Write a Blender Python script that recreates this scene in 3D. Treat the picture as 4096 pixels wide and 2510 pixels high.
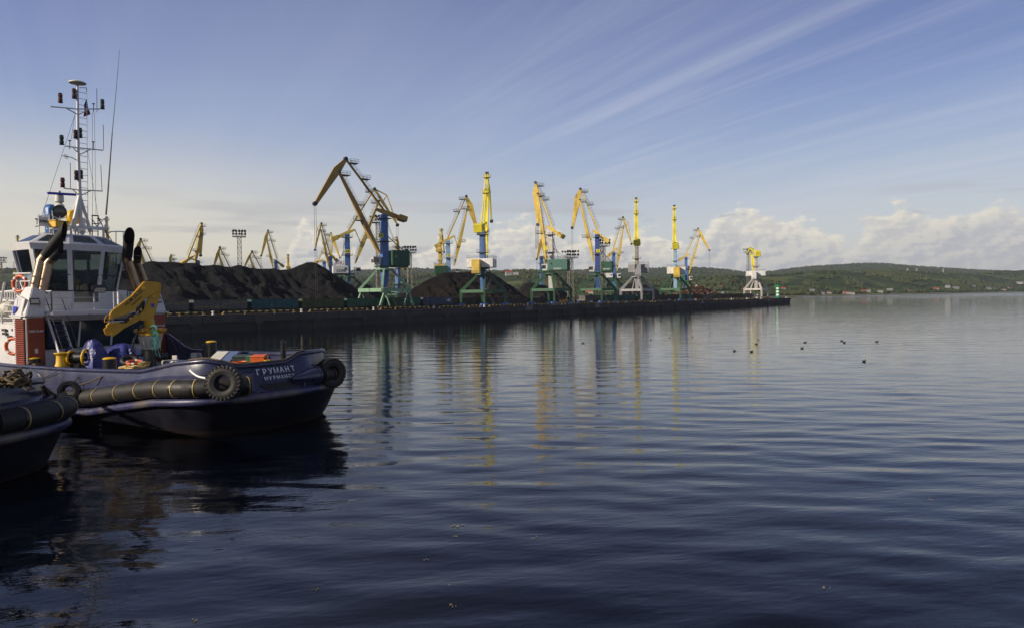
import bpy, bmesh, math, random
import numpy as np
from mathutils import Vector, Matrix
random.seed(7); np.random.seed(7)
V = Vector
sc = bpy.context.scene
for o in list(bpy.data.objects): bpy.data.objects.remove(o)
COL = sc.collection
PI = math.pi
# ------------------------------------------------------------------ camera
F = 2730.0; HC = 7.0
ROLL = 0.0122; PIT = math.atan(70/F)
FW = V((0, math.cos(PIT), -math.sin(PIT)))
UP0 = V((0, math.sin(PIT), math.cos(PIT))); R0 = V((1, 0, 0))
CR = R0*math.cos(ROLL)-UP0*math.sin(ROLL); CU = UP0*math.cos(ROLL)+R0*math.sin(ROLL)
CP = V((0, 0, HC))
cd = bpy.data.cameras.new('camera'); cam = bpy.data.objects.new('camera', cd); COL.objects.link(cam)
cd.sensor_width = 36; cd.lens = F/4096*36; cd.clip_start = .5; cd.clip_end = 60000
M = Matrix((CR, CU, -FW)).transposed().to_4x4(); M.translation = CP
cam.matrix_world = M
sc.camera = cam
# ------------------------------------------------------------------ light
SUN_EL = math.radians(26)
SUN_H = V((-.87, -.49)).normalized()
sl = bpy.data.lights.new('sun', 'SUN'); sl.energy = 4.8; sl.angle = math.radians(.5); sl.color = (1, .87, .70)
so = bpy.data.objects.new('sun', sl); COL.objects.link(so)
sdir = V((SUN_H.x*math.cos(SUN_EL), SUN_H.y*math.cos(SUN_EL), math.sin(SUN_EL)))
so.rotation_euler = sdir.to_track_quat('Z', 'Y').to_euler(); so.location = (0, 0, 80)
sc.view_settings.view_transform = 'Standard'; sc.view_settings.look = 'None'
sc.view_settings.exposure = 0.15; sc.view_settings.gamma = 1
sc.cycles.max_bounces = 6; sc.cycles.transparent_max_bounces = 12; sc.cycles.caustics_reflective = False; sc.cycles.caustics_refractive = False
sc.cycles.sample_clamp_indirect = 6

class NT:
    """tiny node helper"""
    def __init__(s, t): s.t = t; s.n = t.nodes; s.l = t.links
    def new(s, typ, **k):
        n = s.n.new(typ)
        for a, b in k.items(): setattr(n, a, b)
        return n
    def put(s, n, i, v):
        if v is None: return
        if isinstance(v, bpy.types.NodeSocket): s.l.new(v, n.inputs[i])
        else: n.inputs[i].default_value = v
    def m(s, op, a, b=None, c=None, clamp=False):
        n = s.new('ShaderNodeMath', operation=op, use_clamp=clamp)
        s.put(n, 0, a); s.put(n, 1, b); s.put(n, 2, c); return n.outputs[0]
    def vm(s, op, a, b=None):
        n = s.new('ShaderNodeVectorMath', operation=op); s.put(n, 0, a)
        if b is not None: s.put(n, 3 if op == 'SCALE' else 1, b)
        return n.outputs[0]
    def xyz(s, x, y, z):
        n = s.new('ShaderNodeCombineXYZ'); s.put(n, 0, x); s.put(n, 1, y); s.put(n, 2, z); return n.outputs[0]
    def sep(s, v):
        n = s.new('ShaderNodeSeparateXYZ'); s.put(n, 0, v); return n.outputs
    def noise(s, v, scale, det=4, rough=.55, dist=0, lac=2):
        n = s.new('ShaderNodeTexNoise'); s.put(n, 'Vector', v); n.inputs['Scale'].default_value = scale
        n.inputs['Detail'].default_value = det; n.inputs['Roughness'].default_value = rough
        n.inputs['Distortion'].default_value = dist; n.inputs['Lacunarity'].default_value = lac
        return n.outputs['Fac']
    def smooth(s, v, a, b, lo=0., hi=1.):
        n = s.new('ShaderNodeMapRange', interpolation_type='SMOOTHSTEP'); s.put(n, 0, v)
        s.put(n, 1, a); s.put(n, 2, b); s.put(n, 3, lo); s.put(n, 4, hi); return n.outputs[0]
    def lin(s, v, a, b, lo=0., hi=1.):
        n = s.new('ShaderNodeMapRange'); s.put(n, 0, v); s.put(n, 1, a); s.put(n, 2, b); s.put(n, 3, lo); s.put(n, 4, hi); return n.outputs[0]
    def mix(s, f, a, b):
        n = s.new('ShaderNodeMix', data_type='RGBA'); s.put(n, 0, f)
        s.put(n, 6, a if isinstance(a, bpy.types.NodeSocket) else (*a, 1)[:4]); s.put(n, 7, b if isinstance(b, bpy.types.NodeSocket) else (*b, 1)[:4])
        return n.outputs[2]
    def ramp(s, v, pts):
        n = s.new('ShaderNodeValToRGB'); s.put(n, 0, v); e = n.color_ramp.elements
        while len(e) < len(pts): e.new(.5)
        for k, (p, c) in enumerate(pts):
            e[k].position = p; e[k].color = (c, c, c, 1) if isinstance(c, (int, float)) else (*c, 1)
        return n.outputs[0]
# ------------------------------------------------------------------ world: physical sky plus clouds
w = bpy.data.worlds.new('World'); sc.world = w; w.use_nodes = True
t = NT(w.node_tree); t.n.clear()
sky = t.new('ShaderNodeTexSky', sky_type='NISHITA', sun_disc=False)
sky.sun_elevation = SUN_EL; sky.sun_rotation = math.atan2(SUN_H.x, SUN_H.y)
sky.air_density = 1.0; sky.dust_density = 1.2; sky.ozone_density = 2.5
tc = t.new('ShaderNodeTexCoord'); D = tc.outputs['Generated']
dx, dy, dz = t.sep(D)
el = t.m('ARCSINE', dz); az = t.m('ARCTAN2', dx, dy)
skc = t.mix(1, sky.outputs[0], sky.outputs[0])
# grade of the blue overhead, warmer pale band low down
ov = t.smooth(el, 0.02, .50)
tint = t.mix(ov, (1.05, 1.02, 1.02), (.66, .66, .88))
n = t.new('ShaderNodeMix', data_type='RGBA', blend_type='MULTIPLY'); n.inputs[0].default_value = 1
t.l.new(sky.outputs[0], n.inputs[6]); t.l.new(tint, n.inputs[7]); skc = n.outputs[2]
# the day's own colour gradient: pale warm haze low down, violet blue overhead, laid over the physical sky
def colramp(v, pts):
    n = t.new('ShaderNodeValToRGB'); t.put(n, 0, v); e = n.color_ramp.elements; n.color_ramp.interpolation = 'B_SPLINE'
    while len(e) < len(pts): e.new(.5)
    for k, (p, c) in enumerate(pts): e[k].position = p; e[k].color = (*[x/10 for x in c], 1)
    return t.vm('SCALE', n.outputs[0], 10.0) if 0 else t.mix(1, n.outputs[0], n.outputs[0])
grd = colramp(t.lin(el, 0, 1.0), [(0, (5.4, 5.3, 4.9)), (.09, (5.3, 5.35, 5.2)), (.19, (2.7, 3.5, 5.1)), (.30, (1.25, 1.85, 4.0)), (.46, (.62, .95, 2.5)), (.62, (.28, .42, 1.15)), (1, (.2, .3, .8))])
nn = t.new('ShaderNodeVectorMath', operation='SCALE'); t.l.new(grd, nn.inputs[0]); nn.inputs[3].default_value = 10.0
leftw = t.smooth(az, .15, -.6)
grd = t.mix(t.m('MULTIPLY', leftw, t.smooth(el, .26, .02)), nn.outputs[0], (6.9, 6.1, 4.4))
skc = t.mix(.84, skc, grd)
# cirrus streaks in a high flat layer
dzc = t.m('ADD', t.m('MAXIMUM', dz, 0.0), .06)
px_ = t.m('DIVIDE', dx, dzc); py_ = t.m('DIVIDE', dy, dzc)
ang = math.radians(31)
a_ = t.m('ADD', t.m('MULTIPLY', px_, math.cos(ang)), t.m('MULTIPLY', py_, math.sin(ang)))      # across
b_ = t.m('SUBTRACT', t.m('MULTIPLY', py_, math.cos(ang)), t.m('MULTIPLY', px_, math.sin(ang)))  # along
c1 = t.noise(t.xyz(t.m('MULTIPLY', a_, 2.6), t.m('MULTIPLY', b_, .13), 16.4), 1.0, 7, .62, .35)
c2 = t.noise(t.xyz(t.m('MULTIPLY', a_, .35), t.m('MULTIPLY', b_, .16), 9.7), 1.0, 3, .5, .2)
c3 = t.noise(t.xyz(t.m('MULTIPLY', a_, 7), t.m('MULTIPLY', b_, .9), 1.7), 1.0, 5, .6, .6)
c4 = t.noise(t.xyz(t.m('MULTIPLY', a_, 5.5), t.m('MULTIPLY', b_, .35), 12.9), 1.0, 6, .6, .5)
cir = t.m('MULTIPLY', t.m('ADD', t.m('MULTIPLY', t.smooth(c1, .38, .98), .36), t.m('MULTIPLY', t.smooth(c4, .36, .84), .66)), t.smooth(c2, .22, .55))
cir = t.m('MULTIPLY', t.m('MULTIPLY', t.m('MULTIPLY', cir, t.smooth(el, .52, .22, .25, 1.)), t.smooth(c3, .15, .65, .55, 1.0)), t.smooth(az, -.2, .2, .15, .8))
soft = t.m('MULTIPLY', t.smooth(c2, .35, .75), .22)
cirf = t.m('MULTIPLY', t.m('ADD', t.m('MULTIPLY', cir, .75), soft), t.smooth(el, .03, .12))
skc = t.mix(cirf, skc, (5.4, 5.5, 5.9))
# flat grey stratus bars low down, mostly to the left
s1 = t.noise(t.xyz(t.m('MULTIPLY', az, 2.2), t.m('MULTIPLY', el, 24), 5.5), 1.0, 5, .55, .3)
st = t.m('MULTIPLY', t.smooth(s1, .50, .62), t.m('MULTIPLY', t.smooth(el, .0, .05), t.smooth(el, .17, .10)))
skc = t.mix(t.m('MULTIPLY', st, .6), skc, (3.5, 3.5, 3.7))
# cumulus bank: top height follows the azimuth, edges and shading from noise
def A(px): return (math.atan((px-2048)/F)+.8)/1.6
azn = t.m('ADD', t.m('MULTIPLY', az, 1/1.6), .5)
tops_ = [(0, 1), (A(300), 1), (A(1120), 2), (A(1230), 11), (A(1330), 5), (A(1560), 4.5), (A(1760), 7.5), (A(1960), 6.0), (A(2130), 10.2), (A(2300), 7.0), (A(2440), 10), (A(2620), 8.5),
        (A(2750), 4.5), (A(2860), 9.5), (A(3060), 14.5), (A(3260), 9), (A(3390), 5), (A(3480), 8.6), (A(3620), 9.2), (A(3800), 8.2), (A(3950), 9.6), (1, 9)]
tops = [(0, 3), (A(300), 3), (A(1120), 4), (A(1220), 11.5), (A(1330), 7), (A(1560), 6), (A(1760), 8.5), (A(1960), 9.0), (A(2130), 11.5), (A(2300), 8.5), (A(2440), 10.5), (A(2620), 9.5),
        (A(2760), 7), (A(2880), 11), (A(3000), 11.8), (A(3160), 11.6), (A(3290), 8.8), (A(3400), 6.6), (A(3480), 9.8), (A(3620), 10.6), (A(3800), 9.4), (A(3950), 11), (1, 10)]
top = t.m('MULTIPLY', t.ramp(azn, [(p, v/20) for p, v in tops]), .200)
def cum(du, dv, seed=0.):
    u = t.m('ADD', t.m('MULTIPLY', az, 13.0), du); vv = t.m('ADD', t.m('MULTIPLY', el, 22.0), dv)
    big = t.noise(t.xyz(u, vv, 2.2+seed), .9, 2, .5, .3)
    fine = t.noise(t.xyz(u, vv, 7.2+seed), 2.6, 9, .60, .1)
    return t.m('ADD', t.m('MULTIPLY', big, .48), t.m('MULTIPLY', fine, .52))
n0 = cum(0, 0); n1 = cum(-.09, .08)
dens = t.m('ADD', t.m('SUBTRACT', top, el), t.m('MULTIPLY', t.m('SUBTRACT', n0, .5), .135))
cm = t.m('MULTIPLY', t.smooth(dens, -.002, .015), t.smooth(el, -.02, .0))
light = t.smooth(t.m('SUBTRACT', n0, n1), -.055, .055)
edge = t.smooth(dens, .045, .0)
light = t.m('ADD', t.m('MULTIPLY', light, .55), t.m('MULTIPLY', edge, .52), clamp=True)
light = t.m('MULTIPLY', light, t.smooth(az, .75, .15, .72, 1.0))
cc = t.mix(light, (3.9, 4.0, 4.3), (7.6, 7.0, 5.7))
cc = t.mix(t.smooth(el, .07, .0, 0, .45), cc, (5.4, 5.3, 5.0))
skc = t.mix(t.m('MULTIPLY', cm, .93), skc, cc)
# small torn grey scraps above the bank
sc1 = t.noise(t.xyz(t.m('MULTIPLY', az, 12), t.m('MULTIPLY', el, 34), 21.), 1.0, 6, .6, .2)
scm = t.m('MULTIPLY', t.smooth(sc1, .63, .74), t.m('MULTIPLY', t.smooth(el, .06, .09), t.smooth(el, .16, .11)))
skc = t.mix(t.m('MULTIPLY', scm, .6), skc, (3.2, 3.3, 3.8))
bg = t.new('ShaderNodeBackground'); t.l.new(skc, bg.inputs[0]); bg.inputs[1].default_value = .115
wo = t.new('ShaderNodeOutputWorld'); t.l.new(bg.outputs[0], wo.inputs[0])

# ------------------------------------------------------------------ helpers
def ray(px, py): return FW*F+CR*(px-2048)+CU*(1255-py)
def W(px, py, Z):                      # the place seen at a pixel, Z metres into the scene
    d = ray(px, py); return CP+d*(Z/d.y)
def onz(px, py, z): d = ray(px, py); return CP+d*((z-HC)/d.z)
def proj(P):
    d = P-CP; z = d.dot(FW); return 2048+F*d.dot(CR)/z, 1255-F*d.dot(CU)/z

def mat(name, col, rough=.55, metal=0., var=.18, scale=1.5, bump=0., bscale=8., dirt=None, damt=.5, dscale=.8, spec=.5, coat=0.):
    m = bpy.data.materials.new(name); m.use_nodes = True; t = NT(m.node_tree); b = t.n['Principled BSDF']
    co = t.new('ShaderNodeTexCoord').outputs['Object']
    nz = t.noise(co, scale, 5, .6)
    c = t.mix(t.smooth(nz, .3, .7), tuple(x*(1-var) for x in col), tuple(min(1, x*(1+var)) for x in col))
    if dirt:
        st = t.new('ShaderNodeMapping'); st.inputs['Scale'].default_value = (1, 1, .3); t.l.new(co, st.inputs[0])
        dn = t.noise(st.outputs[0], dscale, 7, .68)
        c = t.mix(t.m('MULTIPLY', t.smooth(dn, .70-.3*damt, .80-.16*damt), .85), c, dirt)
    t.l.new(c, b.inputs['Base Color']); b.inputs['Metallic'].default_value = metal
    t.l.new(t.lin(nz, .3, .7, max(.05, rough-.1), min(1, rough+.12)), b.inputs['Roughness'])
    b.inputs['Specular IOR Level'].default_value = spec; b.inputs['Coat Weight'].default_value = coat
    if bump:
        bn = t.new('ShaderNodeBump'); bn.inputs['Strength'].default_value = .6; bn.inputs['Distance'].default_value = bump
        t.l.new(t.noise(co, bscale, 6, .65), bn.inputs['Height']); t.l.new(bn.outputs[0], b.inputs['Normal'])
    return m
RUST = (.11, .045, .02)
m_yel = mat('crane_yellow', (.62, .44, .08), .5, dirt=RUST, damt=.5, dscale=.35, scale=.3)
m_yel2 = mat('crane_bright_yellow', (.76, .66, .05), .5, dirt=RUST, damt=.2, dscale=.35, scale=.3)
m_yelshade = mat('crane_yellow_shaded', (.40, .25, .06), .55, dirt=RUST, damt=.5, dscale=.35, scale=.3)  # crane yellow darkened to ochre, shade of the jib face put into the paint
m_blue = mat('crane_blue', (.07, .155, .38), .5, dirt=RUST, damt=.3, dscale=.4)
m_dblue = mat('crane_deep_blue', (.028, .055, .23), .5, dirt=RUST, damt=.3, dscale=.4)
m_lblue = mat('crane_pale_blue', (.27, .42, .60), .5, dirt=RUST, damt=.3, dscale=.4)
m_grn = mat('portal_green', (.035, .105, .055), .55, dirt=RUST, damt=.4, dscale=.4)
m_lgrn = mat('portal_pale_green', (.20, .34, .22), .55, dirt=RUST, damt=.4, dscale=.4)
m_dgrn = mat('house_dark_green', (.03, .10, .06), .5, var=.1)
m_teal = mat('house_teal', (.06, .16, .13), .5, dirt=RUST, damt=.3, dscale=.5)
m_gry = mat('crane_grey', (.30, .30, .31), .55, dirt=RUST, damt=.3, dscale=.4)
m_lgry = mat('crane_pale_grey', (.48, .46, .43), .55, dirt=RUST, damt=.25, dscale=.4)
m_wht = mat('crane_white', (.68, .68, .66), .5, dirt=(.2, .13, .08), damt=.3, dscale=.5)
m_drk = mat('dark_steel', (.035, .035, .04), .5)
m_rope = mat('wire_rope', (.06, .055, .05), .6)
m_rail = mat('grey_handrail', (.16, .15, .12), .5)
m_glassd = mat('dark_glass', (.02, .03, .04), .08, var=.1, spec=.8)
m_wpaint = mat('tug_white', (.64, .63, .62), .42, var=.06, dirt=(.28, .18, .11), damt=.30, dscale=1.6)
m_hull = mat('tug_purple_blue', (.026, .029, .070), .30, var=.22, scale=.7, bump=.022, bscale=1.2, dirt=(.085, .065, .07), damt=.5, dscale=.9, coat=.2)
m_hullblk = mat('tug_hull_black', (.007, .007, .013), .45, var=.3, scale=.6, dirt=(.03, .02, .02), damt=.4)
m_boot = mat('red_boot_paint', (.014, .006, .006), .6)
m_deck = mat('tug_deck_grey', (.09, .10, .11), .7, bump=.004)
m_rub = mat('black_rubber', (.014, .0125, .011), .62, var=.35, scale=2.5, bump=.012, bscale=14, dirt=(.055, .045, .030), damt=.40, dscale=1.8)
m_strap = mat('yellow_strap', (.46, .33, .11), .5, dirt=(.03, .03, .03), damt=.35, dscale=4)
m_red = mat('vent_red', (.23, .036, .012), .45, var=.1, dirt=(.12, .03, .02), damt=.35, dscale=1.2)
m_blkp = mat('black_paint', (.012, .012, .013), .35, var=.2)
m_yelp = mat('signal_yellow', (.72, .43, .015), .42, var=.08, dirt=(.2, .12, .03), damt=.25, dscale=2)
m_crany = mat('deck_crane_yellow', (.50, .28, .012), .42, var=.1, dirt=(.12, .07, .02), damt=.3, dscale=1.5)
m_chr = mat('exhaust_steel', (.26, .19, .13), .36, metal=1., var=.3, scale=2)
m_soot = mat('soot_black', (.008, .008, .008), .75)
m_tarp = mat('blue_tarpaulin', (.026, .034, .17), .38, var=.25, bump=.09, bscale=2.2)
m_tarp2 = mat('sky_blue_cover', (.02, .11, .32), .4, bump=.02, bscale=3)
m_orng = mat('orange_plastic', (.55, .09, .015), .45, var=.06)
m_orb = mat('orange_bin', (.60, .11, .015), .5, var=.06)
m_grb = mat('green_bin', (.03, .14, .06), .5, var=.06)
m_bkb = mat('dark_bin', (.03, .045, .04), .45, var=.06)
m_wbin = mat('cream_plastic', (.62, .60, .50), .5, var=.05)
m_bbin = mat('slate_blue_plastic', (.12, .16, .30), .5, var=.05)
m_ropef = mat('hemp_rope', (.12, .085, .045), .85, bump=.02, bscale=30)
m_teel = mat('teal_rope', (.03, .22, .20), .8, bump=.01, bscale=30)
m_chain = mat('rusty_chain', (.06, .04, .03), .6, metal=.4)
m_letter = mat('white_lettering', (.78, .78, .76), .5, var=.03)
m_blackl = mat('black_lettering', (.02, .02, .02), .5)
m_redl = mat('red_lettering', (.35, .1, .1), .5)
m_logo = mat('logo_blue', (.03, .05, .45), .4)
m_lamp = mat('dark_red_lamp', (.06, .012, .01), .3)
m_lampg = mat('dark_green_lamp', (.006, .03, .02), .3)
m_skin = mat('skin', (.45, .27, .19), .6)
m_cloth = mat('dark_jacket', (.03, .035, .02), .8)
m_conc = mat('quay_concrete', (.062, .056, .050), .85, var=.3, scale=.25, bump=.03, bscale=2, dirt=(.03, .026, .024), damt=.6, dscale=.25)
m_pile = mat('sheet_piling', (.030, .026, .024), .8, var=.4, scale=.3, dirt=(.05, .03, .018), damt=.5, dscale=.4)
m_yard = mat('yard_ground', (.045, .042, .038), .95, var=.4, scale=.08, bump=.1, bscale=1)
m_house = mat('house_walls', (.38, .36, .32), .8, var=.3, scale=.02)
m_roofr = mat('red_roof', (.30, .06, .04), .7); m_roofg = mat('grey_roof', (.22, .22, .24), .6); m_roofb = mat('brown_roof', (.10, .06, .045), .7)
m_scrap = mat('scrap_iron', (.13, .065, .035), .65, var=.6, scale=.7, metal=.3)
m_scrapl = mat('pale_scrap', (.42, .38, .33), .5, var=.4, scale=.9)
m_bgrn = mat('beacon_green', (.01, .30, .10), .45)
m_flag1 = mat('flag_dark_red', (.22, .02, .02), .8); m_flag2 = mat('flag_blue', (.03, .03, .12), .8)
m_brn = mat('bogie_brown', (.10, .045, .03), .7)
m_bogb = mat('bogie_blue', (.05, .14, .45), .6)

def glass_mat():
    m = bpy.data.materials.new('window_glass'); m.use_nodes = True; t = NT(m.node_tree); t.n.clear()
    tr = t.new('ShaderNodeBsdfTransparent'); tr.inputs[0].default_value = (.26, .31, .30, 1)
    gl = t.new('ShaderNodeBsdfGlossy'); gl.inputs['Roughness'].default_value = .02; gl.inputs['Color'].default_value = (.9, .95, 1, 1)
    fr = t.new('ShaderNodeFresnel'); fr.inputs[0].default_value = 1.6
    mx = t.new('ShaderNodeMixShader'); t.l.new(fr.outputs[0], mx.inputs[0]); t.l.new(tr.outputs[0], mx.inputs[1]); t.l.new(gl.outputs[0], mx.inputs[2])
    o = t.new('ShaderNodeOutputMaterial'); t.l.new(mx.outputs[0], o.inputs[0]); return m
m_glass = glass_mat()

class MB:
    def __init__(s): s.v = []; s.f = []; s.mi = []; s.cm = 0
    def add(s, vs, fs):
        b = len(s.v); s.v += [tuple(v) for v in vs]; s.f += [tuple(i+b for i in f) for f in fs]; s.mi += [s.cm]*len(fs); return s
    def hexa(s, p):  # 8 points: bottom 4 ccw, top 4 ccw
        return s.add(p, [(3, 2, 1, 0), (4, 5, 6, 7), (0, 1, 5, 4), (1, 2, 6, 5), (2, 3, 7, 6), (3, 0, 4, 7)])
    def box(s, c, d, ax=None):
        c = V(c); X, Y, Z = ax if ax else (V((1, 0, 0)), V((0, 1, 0)), V((0, 0, 1)))
        x, y, z = X*d[0]/2, Y*d[1]/2, Z*d[2]/2
        return s.hexa([c-x-y-z, c+x-y-z, c+x+y-z, c-x+y-z, c-x-y+z, c+x-y+z, c+x+y+z, c-x+y+z])
    def bx(s, x0, x1, y0, y1, z0, z1):
        return s.box(((x0+x1)/2, (y0+y1)/2, (z0+z1)/2), (abs(x1-x0), abs(y1-y0), abs(z1-z0)))
    def beam(s, p0, p1, w0, w1, t0, n, t1=None, mid=None):
        """box beam from p0 to p1, depth w (in the plane with normal n), thickness t along n"""
        p0 = V(p0); p1 = V(p1); n = V(n).normalized(); t1 = t0 if t1 is None else t1
        d = (p1-p0).normalized(); u = n.cross(d).normalized()
        st = [(p0, w0, t0)]
        if mid: st.append((p0.lerp(p1, mid[0]), mid[1], (t0+t1)/2))
        st.append((p1, w1, t1)); vs = []
        for c, w_, t_ in st: vs += [c-u*w_/2-n*t_/2, c+u*w_/2-n*t_/2, c+u*w_/2+n*t_/2, c-u*w_/2+n*t_/2]
        fs = [(3, 2, 1, 0)]
        for k in range(len(st)-1):
            b = 4*k; fs += [(b+i, b+(i+1) % 4, b+4+(i+1) % 4, b+4+i) for i in range(4)]
        e = 4*(len(st)-1); fs.append((e, e+1, e+2, e+3))
        return s.add(vs, fs)
    def tube(s, p0, p1, r0, r1=None, n=8, caps=True):
        p0 = V(p0); p1 = V(p1); r1 = r0 if r1 is None else r1
        d = (p1-p0).normalized(); a = V((0, 0, 1)) if abs(d.z) < .9 else V((1, 0, 0))
        u = d.cross(a).normalized(); v = d.cross(u)
        vs = []
        for c, r in ((p0, r0), (p1, r1)):
            for k in range(n): q = 2*PI*k/n; vs.append(c+(u*math.cos(q)+v*math.sin(q))*r)
        fs = [(k, (k+1) % n, n+(k+1) % n, n+k) for k in range(n)]
        if caps: fs += [tuple(range(n))[::-1], tuple(range(n, 2*n))]
        return s.add(vs, fs)
    def path(s, pts, r, n=8, closed=False):
        pts = [V(p) for p in pts]; N = len(pts); rr = r if isinstance(r, (list, tuple)) else [r]*N
        vs = []; pu = None
        for i, p in enumerate(pts):
            a = pts[(i-1) % N] if (closed or i > 0) else p; b = pts[(i+1) % N] if (closed or i < N-1) else p
            d = (b-a).normalized()
            if pu is None: q = V((0, 0, 1)) if abs(d.z) < .9 else V((1, 0, 0)); u = d.cross(q).normalized()
            else: u = (pu-d*pu.dot(d)).normalized()
            pu = u; v = d.cross(u)
            for k in range(n): g = 2*PI*k/n; vs.append(p+(u*math.cos(g)+v*math.sin(g))*rr[i])
        fs = []
        for i in range(N if closed else N-1):
            j = (i+1) % N
            fs += [(i*n+k, i*n+(k+1) % n, j*n+(k+1) % n, j*n+k) for k in range(n)]
        if not closed: fs += [tuple(range(n))[::-1], tuple(range((N-1)*n, N*n))]
        return s.add(vs, fs)
    def lathe(s, base, axis, prof, n=20):
        """prof: list of (height along axis, radius)"""
        base = V(base); d = V(axis).normalized(); a = V((0, 0, 1)) if abs(d.z) < .9 else V((1, 0, 0))
        u = d.cross(a).normalized(); v = d.cross(u); vs = []
        for h, r in prof:
            for k in range(n): q = 2*PI*k/n; vs.append(base+d*h+(u*math.cos(q)+v*math.sin(q))*max(r, .001))
        fs = []
        for i in range(len(prof)-1): fs += [(i*n+k, i*n+(k+1) % n, (i+1)*n+(k+1) % n, (i+1)*n+k) for k in range(n)]
        fs += [tuple(range(n))[::-1], tuple(range((len(prof)-1)*n, len(prof)*n))]
        return s.add(vs, fs)
    def prism(s, poly, n, th):
        """polygon extruded by thickness th, centred, along n"""
        n = V(n).normalized()*th/2; a = [V(p)-n for p in poly]; b = [V(p)+n for p in poly]; N = len(poly)
        return s.add(a+b, [tuple(range(N))[::-1], tuple(range(N, 2*N))]+[(i, (i+1) % N, N+(i+1) % N, N+i) for i in range(N)])
    def build(s, name, m, parent=None, smooth=False, loc=None, bevel=0.):
        me = bpy.data.meshes.new(name); me.from_pydata(s.v, [], s.f)
        ms = m if isinstance(m, (list, tuple)) else [m]
        for x in ms: me.materials.append(x)
        if len(ms) > 1: me.polygons.foreach_set('material_index', s.mi)
        bm = bmesh.new(); bm.from_mesh(me); bmesh.ops.recalc_face_normals(bm, faces=bm.faces)
        if bevel: bmesh.ops.bevel(bm, geom=[e for e in bm.edges if len(e.link_faces) == 2 and e.calc_face_angle(0) > .5], offset=bevel, segments=2, affect='EDGES')
        bm.to_mesh(me); bm.free()
        if smooth:
            me.polygons.foreach_set('use_smooth', [True]*len(me.polygons)); me.set_sharp_from_angle(angle=math.radians(38))
        o = bpy.data.objects.new(name, me); COL.objects.link(o)
        if parent is not None: o.parent = parent
        if loc is not None: o.location = loc
        return o
def tag(o, label=None, cat=None, group=None, kind=None):
    if label: o['label'] = label
    if cat: o['category'] = cat
    if group: o['group'] = group
    if kind: o['kind'] = kind
    return o
def empty(name, loc=(0, 0, 0), rz=0., label=None, cat=None, group=None, parent=None):
    o = bpy.data.objects.new(name, None); COL.objects.link(o); o.location = loc; o.rotation_euler = (0, 0, rz); o.empty_display_size = .5
    if parent: o.parent = parent
    return tag(o, label, cat, group)
def children(o): return [c for c in bpy.data.objects if c.parent == o]
def copy_tree(o, parent=None):
    c = o.copy(); COL.objects.link(c); c.parent = parent
    for ch in children(o): copy_tree(ch, c)
    return c
def text(body, size, m, parent, origin, xax, yax, ext=.01, sx=1., name='lettering', align='CENTER'):
    cu = bpy.data.curves.new('t', 'FONT'); cu.body = body; cu.size = size; cu.align_x = align; cu.align_y = 'CENTER'
    cu.extrude = ext; cu.offset = size*.012; cu.resolution_u = 2
    to = bpy.data.objects.new('t', cu); COL.objects.link(to); bpy.context.view_layer.update()
    me = bpy.data.meshes.new_from_object(to.evaluated_get(bpy.context.evaluated_depsgraph_get()))
    bpy.data.objects.remove(to)
    x = V(xax).normalized()*sx; y = V(yax).normalized(); z = V(xax).normalized().cross(y)
    M = Matrix((x, y, z)).transposed().to_4x4(); M.translation = V(origin); me.transform(M)
    me.materials.clear(); me.materials.append(m); o = bpy.data.objects.new(name, me); COL.objects.link(o)
    if parent: o.parent = parent
    return o
def catmull(pts, k=6, closed=False):
    pts = [V(p) for p in pts]; N = len(pts); out = []
    for i in range(N if closed else N-1):
        p0 = pts[(i-1) % N] if closed or i > 0 else pts[i]; p1 = pts[i]; p2 = pts[(i+1) % N]
        p3 = pts[(i+2) % N] if closed or i < N-2 else p2
        for j in range(k):
            u = j/k; out.append(.5*((2*p1)+(p2-p0)*u+(2*p0-5*p1+4*p2-p3)*u*u+(3*p1-p0-3*p2+p3)*u**3))
    if not closed: out.append(pts[-1])
    return out
def npmesh(name, verts, faces, m, smooth=True):
    me = bpy.data.meshes.new(name); verts = np.asarray(verts, dtype=np.float32); faces = np.asarray(faces, dtype=np.int32)
    me.vertices.add(len(verts)); me.vertices.foreach_set('co', verts.ravel())
    k = faces.shape[1]; me.loops.add(faces.size); me.loops.foreach_set('vertex_index', faces.ravel())
    me.polygons.add(len(faces)); me.polygons.foreach_set('loop_start', np.arange(0, faces.size, k, dtype=np.int32))
    me.polygons.foreach_set('use_smooth', np.full(len(faces), smooth)); me.update(calc_edges=True); me.validate()
    me.materials.append(m); o = bpy.data.objects.new(name, me); COL.objects.link(o); return o
def grid_faces(nr, nc):
    i = np.arange((nr-1)*(nc-1)); r = i//(nc-1); c = i % (nc-1); a = r*nc+c
    return np.stack([a, a+1, a+nc+1, a+nc], 1)
def vnoise(x, y, seed=0):
    """smooth value noise on arrays"""
    xi = np.floor(x).astype(np.int64); yi = np.floor(y).astype(np.int64); fx = x-xi; fy = y-yi
    fx = fx*fx*(3-2*fx); fy = fy*fy*(3-2*fy)
    def h(a, b):
        n = (a*374761393+b*668265263+seed*1442695041) & 0x7fffffff
        n = ((n ^ (n >> 13))*1274126177) & 0x7fffffff
        return ((n ^ (n >> 16)) & 0xffff)/65535.
    return (h(xi, yi)*(1-fx)+h(xi+1, yi)*fx)*(1-fy)+(h(xi, yi+1)*(1-fx)+h(xi+1, yi+1)*fx)*fy
def fbm(x, y, o=4, seed=0):
    s = 0; a = .5
    for k in range(o): s = s+a*vnoise(x*2**k, y*2**k, seed+k*7); a *= .5
    return s/(1-.5**o)

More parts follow.
